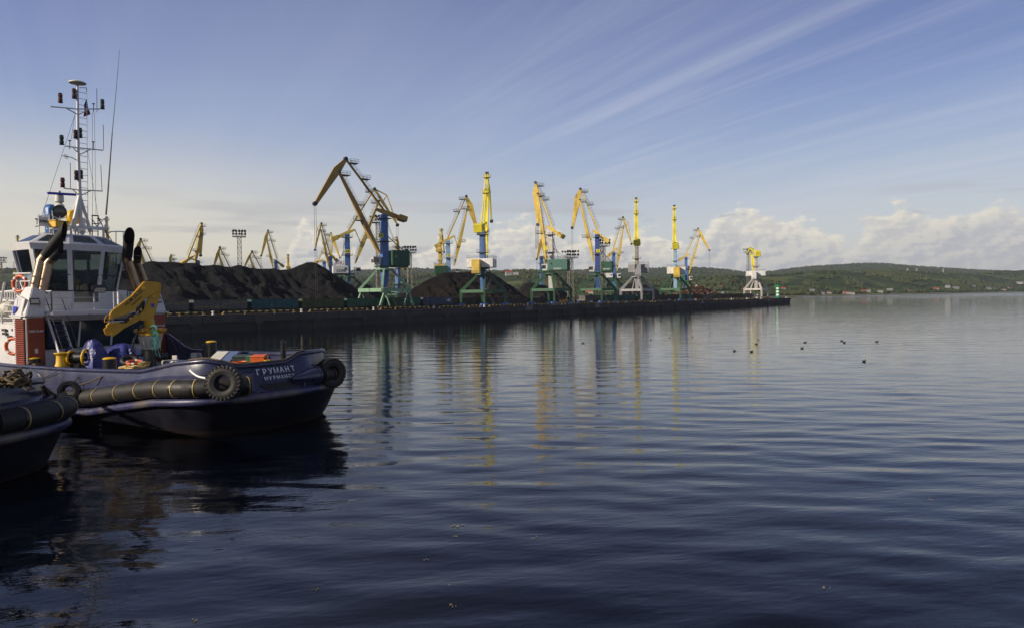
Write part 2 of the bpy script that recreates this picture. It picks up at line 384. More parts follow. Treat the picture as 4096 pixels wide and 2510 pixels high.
# ================================================================== WATER
def water():
    m = bpy.data.materials.new('sea_water'); m.use_nodes = True; t = NT(m.node_tree); b = t.n['Principled BSDF']
    b.inputs['Base Color'].default_value = (.0012, .0024, .006, 1); b.inputs['IOR'].default_value = 1.37
    geo = t.new('ShaderNodeNewGeometry').outputs['Position']; x, y, z = t.sep(geo)
    dist = t.m('SQRT', t.m('ADD', t.m('MULTIPLY', x, x), t.m('MULTIPLY', y, y)))
    near = t.smooth(dist, 220, 25)
    def wv(sx, sy, sc_, det, seed, rot=.15):
        u = t.m('ADD', t.m('MULTIPLY', x, math.cos(rot)), t.m('MULTIPLY', y, math.sin(rot)))
        v = t.m('SUBTRACT', t.m('MULTIPLY', y, math.cos(rot)), t.m('MULTIPLY', x, math.sin(rot)))
        return t.noise(t.xyz(t.m('MULTIPLY', u, sx), t.m('MULTIPLY', v, sy), seed), sc_, det, .5, .25)
    ripple = wv(.20, 1.35, 1.5, 3, 0., .08); mid = wv(.10, .8, 1.2, 2, 7., -.12); chop = wv(.8, 2.2, 2.2, 3, 3., .3)
    swell = wv(.08, .4, .8, 2, 4., .16)
    patch = t.smooth(t.noise(t.xyz(t.m('MULTIPLY', x, .006), t.m('MULTIPLY', y, .016), 8.), 1., 4, .6, .5), .38, .66)
    nf = t.smooth(dist, 75, 14); close = wv(.62, 1.5, 1.55, 4, 13., .2)
    ripple = t.m('ADD', t.m('MULTIPLY', ripple, t.lin(nf, 0, 1, 1., .45)), t.m('MULTIPLY', close, t.m('MULTIPLY', nf, .75)))
    h = t.m('ADD', t.m('MULTIPLY', ripple, t.m('MULTIPLY', t.lin(patch, 0, 1, .35, 1.), t.m('ADD', t.lin(near, 0, 1, .012, .028), t.m('MULTIPLY', t.smooth(dist, 380, 1000), .05)))), t.m('ADD', t.m('MULTIPLY', mid, t.lin(nf, 0, 1, .034, .020)), t.m('ADD', t.m('MULTIPLY', swell, .03), t.m('MULTIPLY', chop, t.m('MULTIPLY', near, .006)))))
    bn = t.new('ShaderNodeBump'); bn.inputs['Strength'].default_value = 1; bn.inputs['Distance'].default_value = 1.0
    t.l.new(h, bn.inputs['Height']); t.l.new(bn.outputs[0], b.inputs['Normal'])
    # wind ruffled bands look rougher far off
    far = t.smooth(dist, 350, 1600)
    t.l.new(t.m('ADD', .015, t.m('MULTIPLY', far, t.lin(patch, 0, 1, .08, .22))), b.inputs['Roughness'])
    # one sheet, finer near the quay the picture is taken from, real swell displaced near
    ang = np.linspace(-PI, PI, 721); r = np.concatenate([[.5], np.geomspace(6, 240, 420), np.geomspace(250, 30000, 60)])
    Rr, Aa = np.meshgrid(r, ang, indexing='ij'); X = Rr*np.sin(Aa); Y = Rr*np.cos(Aa)
    Z = np.zeros_like(X); rs = np.random.RandomState(3)
    for k in range(26):
        L = np.exp(rs.uniform(np.log(1.1), np.log(4.5))); th = rs.normal(1.53, .32); kx, ky = math.cos(th)*2*PI/L, math.sin(th)*2*PI/L
        fade = np.clip(1.6-Rr/(L*38), 0, 1)
        Z += np.sin(X*kx+Y*ky+rs.uniform(0, 6.28)+1.5*vnoise(X/14., Y/14., k))*.0017*L**.8*fade
    o = npmesh('water', np.stack([X, Y, Z], -1).reshape(-1, 3), grid_faces(len(r), len(ang)), m); tag(o, kind='structure')
water()

# ================================================================== QUAY
HQ = 3.7
Q0 = onz(660, 1335, 0); Q1 = onz(3160, 1214, 0)
LQ = (Q1-Q0).length; DP = (Q1-Q0).normalized(); DQ = V((-DP.y, DP.x, 0)); ZU = V((0, 0, 1))
AX = (DP, DQ, ZU); QR = math.atan2(DP.y, DP.x)
def Q(p, q, z=0.): return Q0+DP*p+DQ*q+V((0, 0, z))
def pat(px, q, z=HQ):                    # position along the quay of what is seen in column px
    k = (px-2048)/F     # horizontal direction x/y, roll ignored
    b = Q(0, q); return (k*b.y-b.x)/(DP.x-k*DP.y)
P0 = -220.
mb = MB(); mb.box(Q((P0+LQ)/2, 45, 1.15), (LQ-P0, 90, 5.05), AX); mb.box(Q(0, 340, 1.13), (440, 500, 5.02), AX)
yard = mb.build('yard_ground', m_yard); tag(yard, kind='structure')
qw = empty('quay_wall', label='long dark concrete quay wall on sheet piling below the coal heaps', cat='quay wall')
mb = MB(); rs = random.Random(5)
p = P0
while p < LQ+.5:                         # concrete cap in cast lengths
    q_ = min(p+11.86, LQ+.6); mb.box(Q((p+q_)/2, .9, HQ-.85+rs.uniform(-.02, .02)), (q_-p, 2.4, 1.74), AX); p += 12
mb.box(Q(LQ+.2, 45, HQ-.85), (1.4, 88, 1.7), AX)
mb.build('concrete_cap', m_conc, qw)
mb = MB(); prof = []; p = P0
while p < LQ:
    prof += [(p, .55), (p+.42, .55), (p+.6, .15), (p+1.02, .15)]; p += 1.2
vs = []
for z in (-1.5, 2.05): vs += [Q(a, b, z) for a, b in prof]
n_ = len(prof); mb.add(vs, [(i, i+1, n_+i+1, n_+i) for i in range(n_-1)])
mb.box(Q(LQ+.1, 45, .5), (.8, 88, 3.2), AX)
mb.build('sheet_piling', m_pile, qw)
mb = MB(); p = -40
while p < LQ-2:
    mb.box(Q(p, -.42, 1.75), (1.7, .5, .75), AX); mb.box(Q(p, .0, .7), (.5, .5, 2.2), AX); p += 15.3
mb.build('fender_block', m_conc, qw)
mb = MB()
for px in (2118, 2390, 2810, 3075): mb.box(Q(pat(px, -.3), -.325, HQ-.8), (3.6, .03, 1.3), AX)
mb.build('painted_panel', mat('faded_panel', (.16, .155, .14), .8, var=.2), qw)
# striped wheel guards and bollards on the edge
def stripe_mat():
    m = bpy.data.materials.new('black_yellow_stripes'); m.use_nodes = True; t = NT(m.node_tree); b = t.n['Principled BSDF']
    x = t.sep(t.new('ShaderNodeTexCoord').outputs['Object'])[0]
    s = t.m('GREATER_THAN', t.m('FRACT', t.m('MULTIPLY', x, .55)), .5)
    t.l.new(t.mix(s, (.02, .02, .02), (.55, .40, .10)), b.inputs['Base Color']); return m
m_str = stripe_mat()
bpx = [852, 1200, 1495]; bp = [pat(x, .6) for x in bpx]; pit = (bp[2]-bp[0])/2
k0 = int((bp[0]-(-80))/pit)
pos = [bp[0]+pit*k for k in range(-k0, 40) if bp[0]+pit*k < LQ-4]
gproto = None; bproto = None
for k, p in enumerate(pos):
    a = p+2.4; L = pit-4.8
    if p+pit > LQ+2: L = max(3, LQ-a-1)
    if gproto is None:
        mb = MB(); mb.tube((0, 0, .52), (L, 0, .52), .17, n=8); mb.tube((-.5, 0, .05), (0, 0, .52), .15); mb.tube((L, 0, .52), (L+.5, 0, .05), .15)
        for j in range(8): mb.box((L*j/7, 0, .2), (.2, .2, .42))
        g = gproto = mb.build('wheel_guard', m_str)
    else: g = gproto.copy(); COL.objects.link(g)
    g.location = Q(a, .35, HQ+.02); g.rotation_euler = (0, 0, QR)
    tag(g, 'yellow and black striped pipe guard along the quay edge', 'wheel guard', 'striped wheel guards along the quay edge')
    if bproto is None:
        mb = MB(); mb.lathe((0, 0, 0), (0, 0, 1), [(0, .38), (.12, .38), (.15, .24), (.55, .22), (.62, .36), (.8, .36), (.86, .2)], 12)
        g = bproto = mb.build('bollard', m_wbin, smooth=True)
    else: g = bproto.copy(); COL.objects.link(g)
    g.location = Q(p, .6, HQ+.02)
    tag(g, 'cream mooring bollard in a gap of the striped guard', 'bollard', 'cream bollards along the quay edge')
# ================================================================== TERRAIN
def interp(px, tab): return np.interp(px, [a for a, b in tab], [b for a, b in tab])
def hor(px): return 1185-ROLL*(np.asarray(px)-2048)
SHORE = [(-3500, 900), (0, 1000), (2000, 1050), (2900, 1150), (3200, 1290), (3500, 1500), (3800, 1800), (4096, 2300), (4600, 2900), (7500, 3500)]
H1 = [(-3500, 1075), (0, 1078), (60, 1074), (500, 1090), (1400, 1098), (1650, 1096), (1960, 1082), (2150, 1080), (2300, 1092), (2480, 1107), (2600, 1115), (2790, 1111), (2850, 1107), (2900, 1098), (3093, 1100), (3195, 1092), (3262, 1086), (3383, 1084), (3585, 1084), (3747, 1090), (3910, 1090), (4030, 1080), (4096, 1074), (4500, 1060), (7500, 1060)]
H2 = [(-3500, 1090), (0, 1090), (1000, 1088), (1440, 1080), (1650, 1071), (1740, 1074), (1960, 1084), (2200, 1083), (2380, 1077), (2475, 1073), (2600, 1073), (2710, 1067), (2790, 1067), (2900, 1076), (2985, 1088), (3060, 1088), (3100, 1081), (3221, 1066), (3359, 1056), (3464, 1051), (3545, 1053), (3625, 1061), (3787, 1070), (3933, 1080), (4200, 1086), (7500, 1086)]
def smoothtab(px, tab):
    return sum(interp(px+d, tab) for d in (-45, -22, 0, 22, 45))/5.
def ground_z(px, D):
    """terrain height for azimuth column px and depth D (metres along Y)"""
    d0 = interp(px, SHORE)*1.0; d1 = d0+900+250*np.sin(px/700.); d2 = d0+3300
    y1 = smoothtab(px, H1)+5.; y2 = smoothtab(px, H2)+1.5
    z1 = HC+(hor(px)-y1)*d1/F; z2 = HC+(hor(px)-y2)*d2/F
    s = np.clip((D-d0)/(d1-d0), -.05, 1.); a = np.clip(s, 0, 1)
    prof = a**1.15
    zf = 1.2+prof*(z1-1.2); zf = np.where(D < d0, -2+3.2*np.clip((D-d0+25)/25., 0, 1), zf)
    bumps = (fbm(px/160., D/210., 4, 3)-.5)*30*np.sin(PI*np.clip(s, 0, 1))
    zf = zf+bumps
    b = np.clip((D-d1)/(d2-d1), 0, 1); valley = -18*np.sin(PI*np.clip(b*1.6, 0, 1))
    zb = z1+(z2-z1)*b**1.6+valley+(fbm(px/200., D/400., 4, 9)-.5)*40*np.sin(PI*b)
    z = np.where(D > d1, zb, zf); z = np.where(D > d2, z2-(D-d2)*.03, z)
    return z
def hill_mat():
    m = bpy.data.materials.new('hillside'); m.use_nodes = True; t = NT(m.node_tree); b = t.n['Principled BSDF']
    p = t.new('ShaderNodeNewGeometry').outputs['Position']
    big = t.noise(p, .004, 5, .6); sm = t.noise(p, .05, 5, .7)
    c = t.mix(t.smooth(sm, .3, .7), (.018, .032, .012), (.05, .075, .024))
    c = t.mix(t.m('MULTIPLY', t.smooth(big, .56, .66), .8), c, (.12, .14, .045))
    z = t.sep(p)[2]; c = t.mix(t.smooth(z, 5., 2.), c, (.15, .15, .07)); c = t.mix(t.smooth(z, 1.6, .9), c, (.11, .10, .075))
    t.l.new(c, b.inputs['Base Color']); b.inputs['Roughness'].default_value = .95; b.inputs['Specular IOR Level'].default_value = .1
    bn = t.new('ShaderNodeBump'); bn.inputs['Distance'].default_value = 8; bn.inputs['Strength'].default_value = .8; t.l.new(sm, bn.inputs['Height']); t.l.new(bn.outputs[0], b.inputs['Normal'])
    return m
m_hill = hill_mat()
cols = np.linspace(-3400, 7400, 620); sarr = np.concatenate([np.linspace(-40, 0, 5), np.linspace(12, 1200, 46), np.linspace(1260, 3500, 40), [4200, 5600, 9000]])
PX, S = np.meshgrid(cols, sarr); DD = interp(PX, SHORE)+S
ZZ = ground_z(PX, DD); XX = (PX-2048)/F*DD
hl = npmesh('hills', np.stack([XX, DD, ZZ], -1).reshape(-1, 3), grid_faces(len(sarr), len(cols)), m_hill); tag(hl, kind='structure')
m_house = m_house
hs = [(2880, 330, 20, 9, 4, m_roofr, 'long house with red roof high among trees above the wagons'),
      (2895, 150, 26, 9, 5, m_roofg, 'long low grey building below the long red-roofed house'),
      (2978, 260, 16, 9, 4, m_roofr, 'house with bright red gable roof beside the end crane portal'),
      (3133, 250, 14, 8, 4, m_roofr, 'faded red-roofed house in the trees above the green beacon'),
      (3249, 130, 12, 8, 5, m_roofg, 'pale yellow house alone in trees right of the beacon'),
      (3289, 45, 11, 8, 4, m_roofg, 'grey-roofed hut at the left end of the shore village'),
      (3316, 60, 12, 8, 5, m_roofb, 'brown-roofed house beside the pale shore hut'),
      (3384, 55, 16, 9, 4, m_roofr, 'house with red roof and white gable near the waterline'),
      (3402, 25, 22, 8, 3.4, m_roofg, 'long white boat shed close to the waterline'),
      (3456, 110, 15, 9, 4.5, m_roofr, 'detached red-roofed house right of the boat shed'),
      (3476, 90, 9, 7, 5, m_roofg, 'narrow white house right of the detached red roof'),
      (3521, 80, 14, 8, 4, m_roofg, 'low pale house between two dark tree clumps'),
      (3560, 150, 17, 9, 5, m_roofg, 'white house with grey roof up the slope'),
      (3640, 90, 15, 8, 3.5, m_roofb, 'dark-roofed cottage near the middle of the far shore'),
      (3745, 120, 20, 9, 4.5, m_roofr, 'red and white houses joined under one roof'),
      (3791, 170, 16, 12, 7, m_roofg, 'tall barn-like house with rounded grey roof'),
      (3822, 130, 26, 10, 4.5, m_roofg, 'wide house with pale grey roof beside the barn-like one'),
      (3893, 190, 20, 10, 5, m_roofg, 'white house with pale gable on a clearing'),
      (3955, 120, 20, 10, 4, m_roofg, 'low white house near the right clearing'),
      (4010, 90, 26, 10, 4, m_roofb, 'brown-roofed long house above the right shore'),
      (4040, 150, 28, 11, 5, m_roofb, 'brown house with brown roof at the far right slope'),
      (4078, 260, 30, 12, 6, m_roofg, 'pale flat-looking house at the right edge of the view'),
      (2037, 760, 24, 14, 14, m_roofr, 'tall cream house with red roof alone on the green hill crest'),
      (2066, 755, 20, 11, 6, m_roofg, 'low white house beside the hilltop red-roofed house'),
      (2364, 120, 24, 12, 5, m_roofr, 'red-roofed house seen between two crane portals')]
# far-off woods: many small crowns in one mass
def forest():
    N = 72000; rs = np.random.RandomState(11)
    px = rs.uniform(-900, 4900, N*2); s = np.concatenate([rs.uniform(8, 1150, int(N*1.45)), rs.uniform(1150, 3400, N*2-int(N*1.45))])
    d0 = interp(px, SHORE); D = d0+s
    dens = fbm(px/60., D/70., 3, 21)+.12*np.exp(-((s-60)/90.)**2)
    open_ = (fbm(px/220., D/260., 3, 33) > .60) & (s > 150) & (s < 1100)
    keep = (dens > .46) & ~open_ & ~((s < 30) & (px > 3050)); keep |= (s > 1150)
    for a_ in hs: hp = abs(px-a_[0]) < a_[2]*1.1*F/(interp(a_[0], SHORE)+a_[1])/2+3; keep &= ~(hp & (s < a_[1]+14) & (s > a_[1]-62))
    px, D, s = px[keep][:N], D[keep][:N], s[keep][:N]; n = len(px)
    z = ground_z(px, D); x = (px-2048)/F*D
    hgt = rs.uniform(4.5, 8.5, n); rad = hgt*rs.uniform(.34, .60, n)*np.where(s > 1150, 1.6, 1.)
    base = np.array([[0, 0, -.2], [1, 0, .25], [.3, .95, .35], [-.8, .6, .22], [-.8, -.6, .35], [.3, -.95, .22], [.55, .2, .72], [-.25, .5, .7], [-.2, -.55, .76], [0, 0, 1.0]])
    fc = np.array([[0, 2, 1], [0, 3, 2], [0, 4, 3], [0, 5, 4], [0, 1, 5], [1, 2, 6], [2, 7, 6], [2, 3, 7], [3, 4, 7], [4, 8, 7], [4, 5, 8], [5, 6, 8], [5, 1, 6], [6, 7, 9], [7, 8, 9], [8, 6, 9]])
    j = base[None]+rs.uniform(-.16, .16, (n, 10, 3)); th = rs.uniform(0, 6.28, n); c, s_ = np.cos(th)[:, None], np.sin(th)[:, None]
    vx = (j[..., 0]*c-j[..., 1]*s_)*rad[:, None]+x[:, None]; vy = (j[..., 0]*s_+j[..., 1]*c)*rad[:, None]+D[:, None]; vz = j[..., 2]*hgt[:, None]+z[:, None]
    vs = np.stack([vx, vy, vz], -1).reshape(-1, 3); fs = (fc[None]+10*np.arange(n)[:, None, None]).reshape(-1, 3)
    m = bpy.data.materials.new('tree_foliage'); m.use_nodes = True; t = NT(m.node_tree); b = t.n['Principled BSDF']
    g = t.new('ShaderNodeNewGeometry'); rnd = g.outputs['Random Per Island']; big = t.noise(g.outputs['Position'], .006, 4, .6)
    cc = t.mix(rnd, (.019, .030, .014), (.047, .064, .028)); cc = t.mix(t.smooth(big, .4, .65), cc, (.060, .072, .030))
    t.l.new(cc, b.inputs['Base Color']); b.inputs['Roughness'].default_value = .9; b.inputs['Specular IOR Level'].default_value = .1
    o = npmesh('forest', vs, fs, m, smooth=False)
    tag(o, 'green birch woodland covering the low hills across the bay', 'forest', kind='stuff')
forest()
# houses on the far shore
def house(px, s, w_, dp, h, roof, label, k_=.72, rot=0., wall=None, cat='house', group='small houses on the far shore'):
    w_ *= k_; dp *= k_; h *= .62; D = float(interp(px, SHORE))+s; z = float(ground_z(np.array(float(px)), np.array(D))); x = (px-2048)/F*D
    e = empty('house', (x, D, z-.5), rot, label, cat, group)
    mb = MB(); mb.bx(-w_/2, w_/2, -dp/2, dp/2, -1, h); mb.build('wall', wall or m_house, e)
    mb = MB(); r = w_*.0+dp*.42; o = .5
    mb.prism([(-w_/2-o, -dp/2-o, h-.1), (-w_/2-o, 0, h+r), (-w_/2-o, dp/2+o, h-.1)], (1, 0, 0), .01)
    mb.v = []; mb.f = []; mb.mi = []
    a = [(-w_/2-o, -dp/2-o, h), (w_/2+o, -dp/2-o, h), (w_/2+o, dp/2+o, h), (-w_/2-o, dp/2+o, h), (-w_/2-o, 0, h+r), (w_/2+o, 0, h+r)]
    mb.add(a, [(0, 1, 5, 4), (2, 3, 4, 5), (0, 4, 3), (1, 2, 5), (3, 2, 1, 0)]); mb.build('roof', roof, e)
    for k in (-.27, .05, .3): MB().bx(w_*k-.6, w_*k+.6, -dp/2-.06, -dp/2-.01, h*.35, h*.75).build('window', m_glassd, e)
    return e
for k, a in enumerate(hs): house(*a, rot=random.uniform(-.35, .35))
# pylons on the ridge
for k, px in enumerate((3630, 3667, 3773, 62)):
    D = float(interp(px, SHORE))+(1400 if px > 100 else 1200); z = float(ground_z(np.array(float(px)), np.array(D))); x = (px-2048)/F*D
    mb = MB()
    for sx in (-1, 1):
        for sy in (-1, 1): mb.tube((sx*3.5, sy*3.5, -3), (sx*.5, sy*.5, 45), .35, n=4)
    for zz, ww in ((30, 9), (36, 7), (42, 5)): mb.tube((-ww, 0, zz), (ww, 0, zz), .35, n=4)
    o = mb.build('pylon', m_lgry, loc=(x, D, z))
    tag(o, ['leftmost power pylon of three on the right-hand ridge', 'middle power pylon of three on the right-hand ridge', 'rightmost power pylon on the right-hand ridge', 'power pylon on the dark hill left of the tug'][k], 'pylon', 'power pylons on the hills')
# ================================================================== COAL
def coal_mat(name, c0, c1):
    m = bpy.data.materials.new(name); m.use_nodes = True; t = NT(m.node_tree); b = t.n['Principled BSDF']
    p = t.new('ShaderNodeNewGeometry').outputs['Position']
    big = t.noise(p, .15, 6, .65); fine = t.noise(p, 2.1, 9, .8)
    c = t.mix(t.smooth(big, .35, .68), c0, c1); c = t.mix(t.smooth(fine, .42, .66), tuple(x*.55 for x in c0), c)  # hollows of the grain coloured darker, crevice shade painted into the coal
    c = t.mix(t.smooth(t.noise(p, 3.1, 2, .5), .74, .78), c, (.16, .15, .14))
    t.l.new(c, b.inputs['Base Color']); b.inputs['Roughness'].default_value = .85; b.inputs['Specular IOR Level'].default_value = .25
    bn = t.new('ShaderNodeBump'); bn.inputs['Distance'].default_value = 1.1; bn.inputs['Strength'].default_value = 1
    t.l.new(t.m('ADD', fine, t.m('MULTIPLY', big, .8)), bn.inputs['Height']); t.l.new(bn.outputs[0], b.inputs['Normal'])
    return m
m_coal = coal_mat('coal', (.019, .019, .021), (.044, .044, .046))
m_coal2 = coal_mat('brown_coal', (.022, .017, .015), (.056, .044, .036))
m_coal3 = coal_mat('grey_coal', (.034, .032, .030), (.062, .058, .052))
def heap(label, sil, qc, m, q0=15., q1=None, flat=0., slope=.72, seed=1, cat='coal heap'):
    """heap on the yard whose ridge line runs along q=qc; silhouette in (px, py)"""
    pxs = [a for a, b in sil]; pa = pat(pxs[0], qc); pb = pat(pxs[-1], qc)
    n_p = int(min(520, max(90, (pb-pa)*2.4))); q1 = q1 or (2*qc-q0); n_q = int(max(50, (q1-q0)*1.9))
    p = np.linspace(pa-6, pb+6, n_p); q = np.linspace(q0, q1, n_q); PP, QQ = np.meshgrid(p, q, indexing='ij')
    rx = Q0.x+DP.x*p+DQ.x*qc; ry = Q0.y+DP.y*p+DQ.y*qc; px = rx/ry*F+2048
    zr = HC+(hor(px)-np.interp(px, pxs, [b for a, b in sil]))*ry/F-HQ
    zr = np.where((px < pxs[0]) | (px > pxs[-1]), -1., zr)
    X = Q0.x+DP.x*PP+DQ.x*QQ; Y = Q0.y+DP.y*PP+DQ.y*QQ
    dqv = np.maximum(np.abs(QQ-qc)-flat, 0)
    gul = np.abs(fbm(PP/5.5+fbm(QQ/7., PP/9., 3, seed+2)*1.6, QQ/22., 4, seed)-.5)*2; lum = fbm(PP/10., QQ/10., 4, seed+50)-.5; knob = np.clip(fbm(PP/4.5, QQ/4.5, 3, seed+77)-.56, 0, 1)
    side = np.clip(dqv/6., 0, 1)
    Zh = zr[:, None]-slope*dqv*(1+.25*lum)+side*(lum*3.4-(.5-np.clip(gul, 0, .5))*2.6+knob*4.5+(fbm(PP/1.6, QQ/1.6, 3, seed+9)-.5)*2.2)+(fbm(PP/1.8, QQ/1.8, 3, seed+4)-.5)*.7
    toe = np.clip(Zh, -1, None); Zh = np.where(Zh < 1.2, toe*.8-.1, Zh)
    Zh = np.maximum(Zh, -.6)
    o = npmesh('coal_heap' if cat == 'coal heap' else 'scrap_heap', np.stack([X, Y, Zh+HQ], -1).reshape(-1, 3), grid_faces(n_p, n_q)[:, ::-1], m)
    return tag(o, label, cat, 'heaps along the quay')
heap('huge long black coal heap behind the wagons, left of the numbered crane', [(20, 1200), (60, 1150), (250, 1085), (420, 1075), (470, 1058), (555, 1060), (609, 1044), (646, 1051), (689, 1048), (733, 1055), (762, 1051), (810, 1060), (864, 1060), (923, 1069), (959, 1060), (985, 1068), (1046, 1075), (1097, 1075), (1150, 1079), (1185, 1066), (1205, 1058), (1236, 1049), (1268, 1052), (1304, 1073), (1335, 1095), (1380, 1122), (1416, 1145), (1452, 1181), (1475, 1205)], 35, m_coal, q0=11.5, seed=2, slope=.66)
heap('low coal heap just behind the pale green crane portal', [(1395, 1205), (1420, 1150), (1440, 1135), (1470, 1138), (1510, 1160), (1560, 1190), (1590, 1205)], 48, m_coal, seed=5)
heap('broad brown-black coal cone behind the yellow and white end-on crane', [(1555, 1212), (1600, 1180), (1650, 1155), (1690, 1131), (1725, 1112), (1771, 1091), (1800, 1087), (1825, 1088), (1884, 1086), (1925, 1085), (1962, 1087), (2009, 1116), (2051, 1146), (2092, 1178), (2135, 1205)], 34, m_coal2, q0=14, seed=8, slope=.7)
heap('small lumpy coal heap behind the crane with two-digit plate and teal house', [(2050, 1195), (2083, 1150), (2100, 1133), (2121, 1127), (2150, 1134), (2200, 1143), (2240, 1156), (2283, 1180), (2305, 1200)], 45, m_coal3, seed=12)
heap('flat-topped grey heap behind the grey end-on crane', [(2430, 1200), (2470, 1164), (2500, 1141), (2530, 1128), (2580, 1138), (2640, 1163), (2680, 1185)], 45, m_coal3, seed=14)
# scrap heap: core plus a tangle of plates and bars
sil = [(2690, 1185), (2715, 1168), (2740, 1152), (2765, 1146), (2800, 1147), (2825, 1150), (2850, 1165), (2880, 1180)]
sh = heap('rusty scrap metal heap of tangled plates behind the last wagons', sil, 32, m_scrap, q0=12, cat='scrap heap', seed=17)
mb = MB(); rs = random.Random(9)
pa, pb = pat(2695, 32), pat(2875, 32)
for k in range(900):
    p = rs.uniform(pa, pb); q = rs.uniform(15, 36); pt = Q(p, 32); px, _ = proj(V((pt.x, pt.y, HQ)))
    zr = HC+(hor(px)-np.interp(px, [a for a, b in sil], [b for a, b in sil]))*pt.y/F-HQ
    z = zr-.75*abs(q-32)
    if z < .2: continue
    d = V((rs.uniform(-1, 1), rs.uniform(-1, 1), rs.uniform(-.6, .8))).normalized(); e = d.cross(V((rs.random(), rs.random(), rs.random()))).normalized()
    mb.cm = int(rs.random() < .13)
    mb.box(Q(p, q, HQ+z+rs.uniform(-.4, .5)), (rs.uniform(.6, 2.6), rs.uniform(.15, 1.2), rs.uniform(.03, .2)), (d, e, d.cross(e)))
o = mb.build('scrap_pieces', [m_scrap, m_scrapl], sh); tag(o, kind='stuff')
# low retaining wall and containers between the heaps and the tracks
def longwall(p0, p1, q, h, label):
    mb = MB(); p = p0
    while p < p1: mb.box(Q(p+1.45, q, HQ+h/2), (2.9, .5, h+random.uniform(-.08, .08)), AX); p += 3
    tag(mb.build('retaining_wall', m_conc), label, 'wall')
longwall(pat(1725, 12), pat(2045, 12), 14.2, 3.0, 'low dark block wall holding back the brown coal cone')
longwall(pat(2060, 12), pat(2300, 12), 14.2, 2.6, 'low dark block wall behind the crane with teal house')
# ================================================================== WAGONS
def wagon_proto():
    e = empty('open_wagon')
    L = 12.8
    mb = MB(); t_ = .1
    mb.bx(-L/2, L/2, -1.5, -1.4, 1.1, 3.1); mb.bx(-L/2, L/2, 1.4, 1.5, 1.1, 3.1); mb.bx(-L/2, -L/2+t_, -1.397, 1.397, 1.1, 3.1); mb.bx(L/2-t_, L/2, -1.397, 1.397, 1.1, 3.1); mb.bx(-L/2+.1, L/2-.1, -1.4, 1.4, 1.0, 1.12)
    for k in range(9):
        x = -L/2+.08+k*(L-.16)/8
        for s in (-1, 1): mb.box((x, s*1.555, 2.08), (.14, .11, 1.96))
    for s in (-1, 1): mb.bx(-L/2-.02, L/2+.02, s*1.5-.09 if s < 0 else 1.5-.02, s*1.5+.02 if s < 0 else 1.5+.09, 3.08, 3.2)
    for s in (-1, 1):
        mb.box((s*(L/2+.02), 0, 3.14), (.14, 3.1, .12)); mb.box((s*(L/2+.05), 0, 2.4), (.1, 3.0, .1)); mb.box((s*(L/2+.05), 0, 1.7), (.1, 3.0, .1))
    b = mb.build('body', m_drk, e)
    mb = MB(); mb.bx(-L/2, L/2, -1.1, 1.1, .85, 1.0)
    for s in (-1, 1): mb.tube((s*L/2, 0, .95), (s*(L/2+.62), 0, .95), .14)
    mb.build('underframe', m_drk, e)
    for s in (-1, 1):
        mb = MB()
        for k in (-.92, .92):
            for y in (-.76, .76): mb.tube((s*4.3+k, y-.06, .44), (s*4.3+k, y+.06, .44), .44, n=14)
            mb.tube((s*4.3+k, -.8, .44), (s*4.3+k, .8, .44), .08)
        for y in (-1, 1): mb.box((s*4.3, y*1.0, .55), (2.4, .16, .32))
        mb.build('bogie', m_drk, e)
    return e, b
we, wb = wagon_proto()
def wagon_mat(name, col, kind):
    m = bpy.data.materials.new(name); m.use_nodes = True; t = NT(m.node_tree); b = t.n['Principled BSDF']
    co = t.new('ShaderNodeTexCoord').outputs['Object']; x, y, z = t.sep(co)
    nz = t.noise(co, .9, 6, .68); c = t.mix(t.smooth(nz, .3, .7), tuple(k*.65 for k in col), tuple(k*1.2 for k in col))
    c = t.mix(t.m('MULTIPLY', t.smooth(nz, .56, .7), .7), c, (.04, .028, .02))
    if kind == 'stripe':
        zz = t.ramp(t.lin(x, -6.4, 6.4), [(0, .25), (.55, .25), (.66, .72), (1, .72)])
        d = t.m('ABSOLUTE', t.m('SUBTRACT', t.lin(z, 1.1, 3.1), zz)); c = t.mix(t.m('LESS_THAN', d, .045), c, (.22, .17, .03))
    # stencilled rows of small white marks
    rowm = t.m('LESS_THAN', t.m('ABSOLUTE', t.m('SUBTRACT', t.m('FRACT', t.m('MULTIPLY', z, 2.4)), .5)), .16)
    blk = t.m('GREATER_THAN', t.noise(t.xyz(t.m('MULTIPLY', x, .55), t.m('FLOOR', t.m('MULTIPLY', z, 2.4)), 3.), 1., 0, .5), .60)
    let = t.m('GREATER_THAN', t.noise(t.xyz(t.m('MULTIPLY', x, 9), t.m('MULTIPLY', z, 6), 0.), 1., 1, .5), .5)
    c = t.mix(t.m('MULTIPLY', t.m('MULTIPLY', rowm, blk), t.m('MULTIPLY', let, .5)), c, (.35, .35, .32))
    t.l.new(c, b.inputs['Base Color']); b.inputs['Roughness'].default_value = .7
    return m
wk = [('grey', wagon_mat('wagon_grey', (.10, .098, .095), 'stripe'), 'grey open wagon with a stepped yellow stripe'), ('teal', wagon_mat('wagon_teal', (.02, .085, .095), ''), 'teal open wagon with white markings'),
      ('olive', wagon_mat('wagon_olive', (.055, .075, .03), ''), 'olive green open wagon'), ('green', wagon_mat('wagon_green', (.03, .10, .06), ''), 'dark green open wagon'),
      ('brown', wagon_mat('wagon_brown', (.075, .045, .03), ''), 'brown open wagon'), ('blue', wagon_mat('wagon_slate', (.06, .075, .12), ''), 'slate grey open wagon with large white numerals')]
bodies = []
for k, (n_, m_, l_) in enumerate(wk):
    me = wb.data.copy(); me.materials.clear(); me.materials.append(m_); bodies.append(me)
seq = [0, 0, 0, 1, 2, 3, 3, 5]
first = pat(785, 7)-13.92*2.0      # a joint between wagons stands in column 766
wag = []
joint0 = pat(766, 5.5)
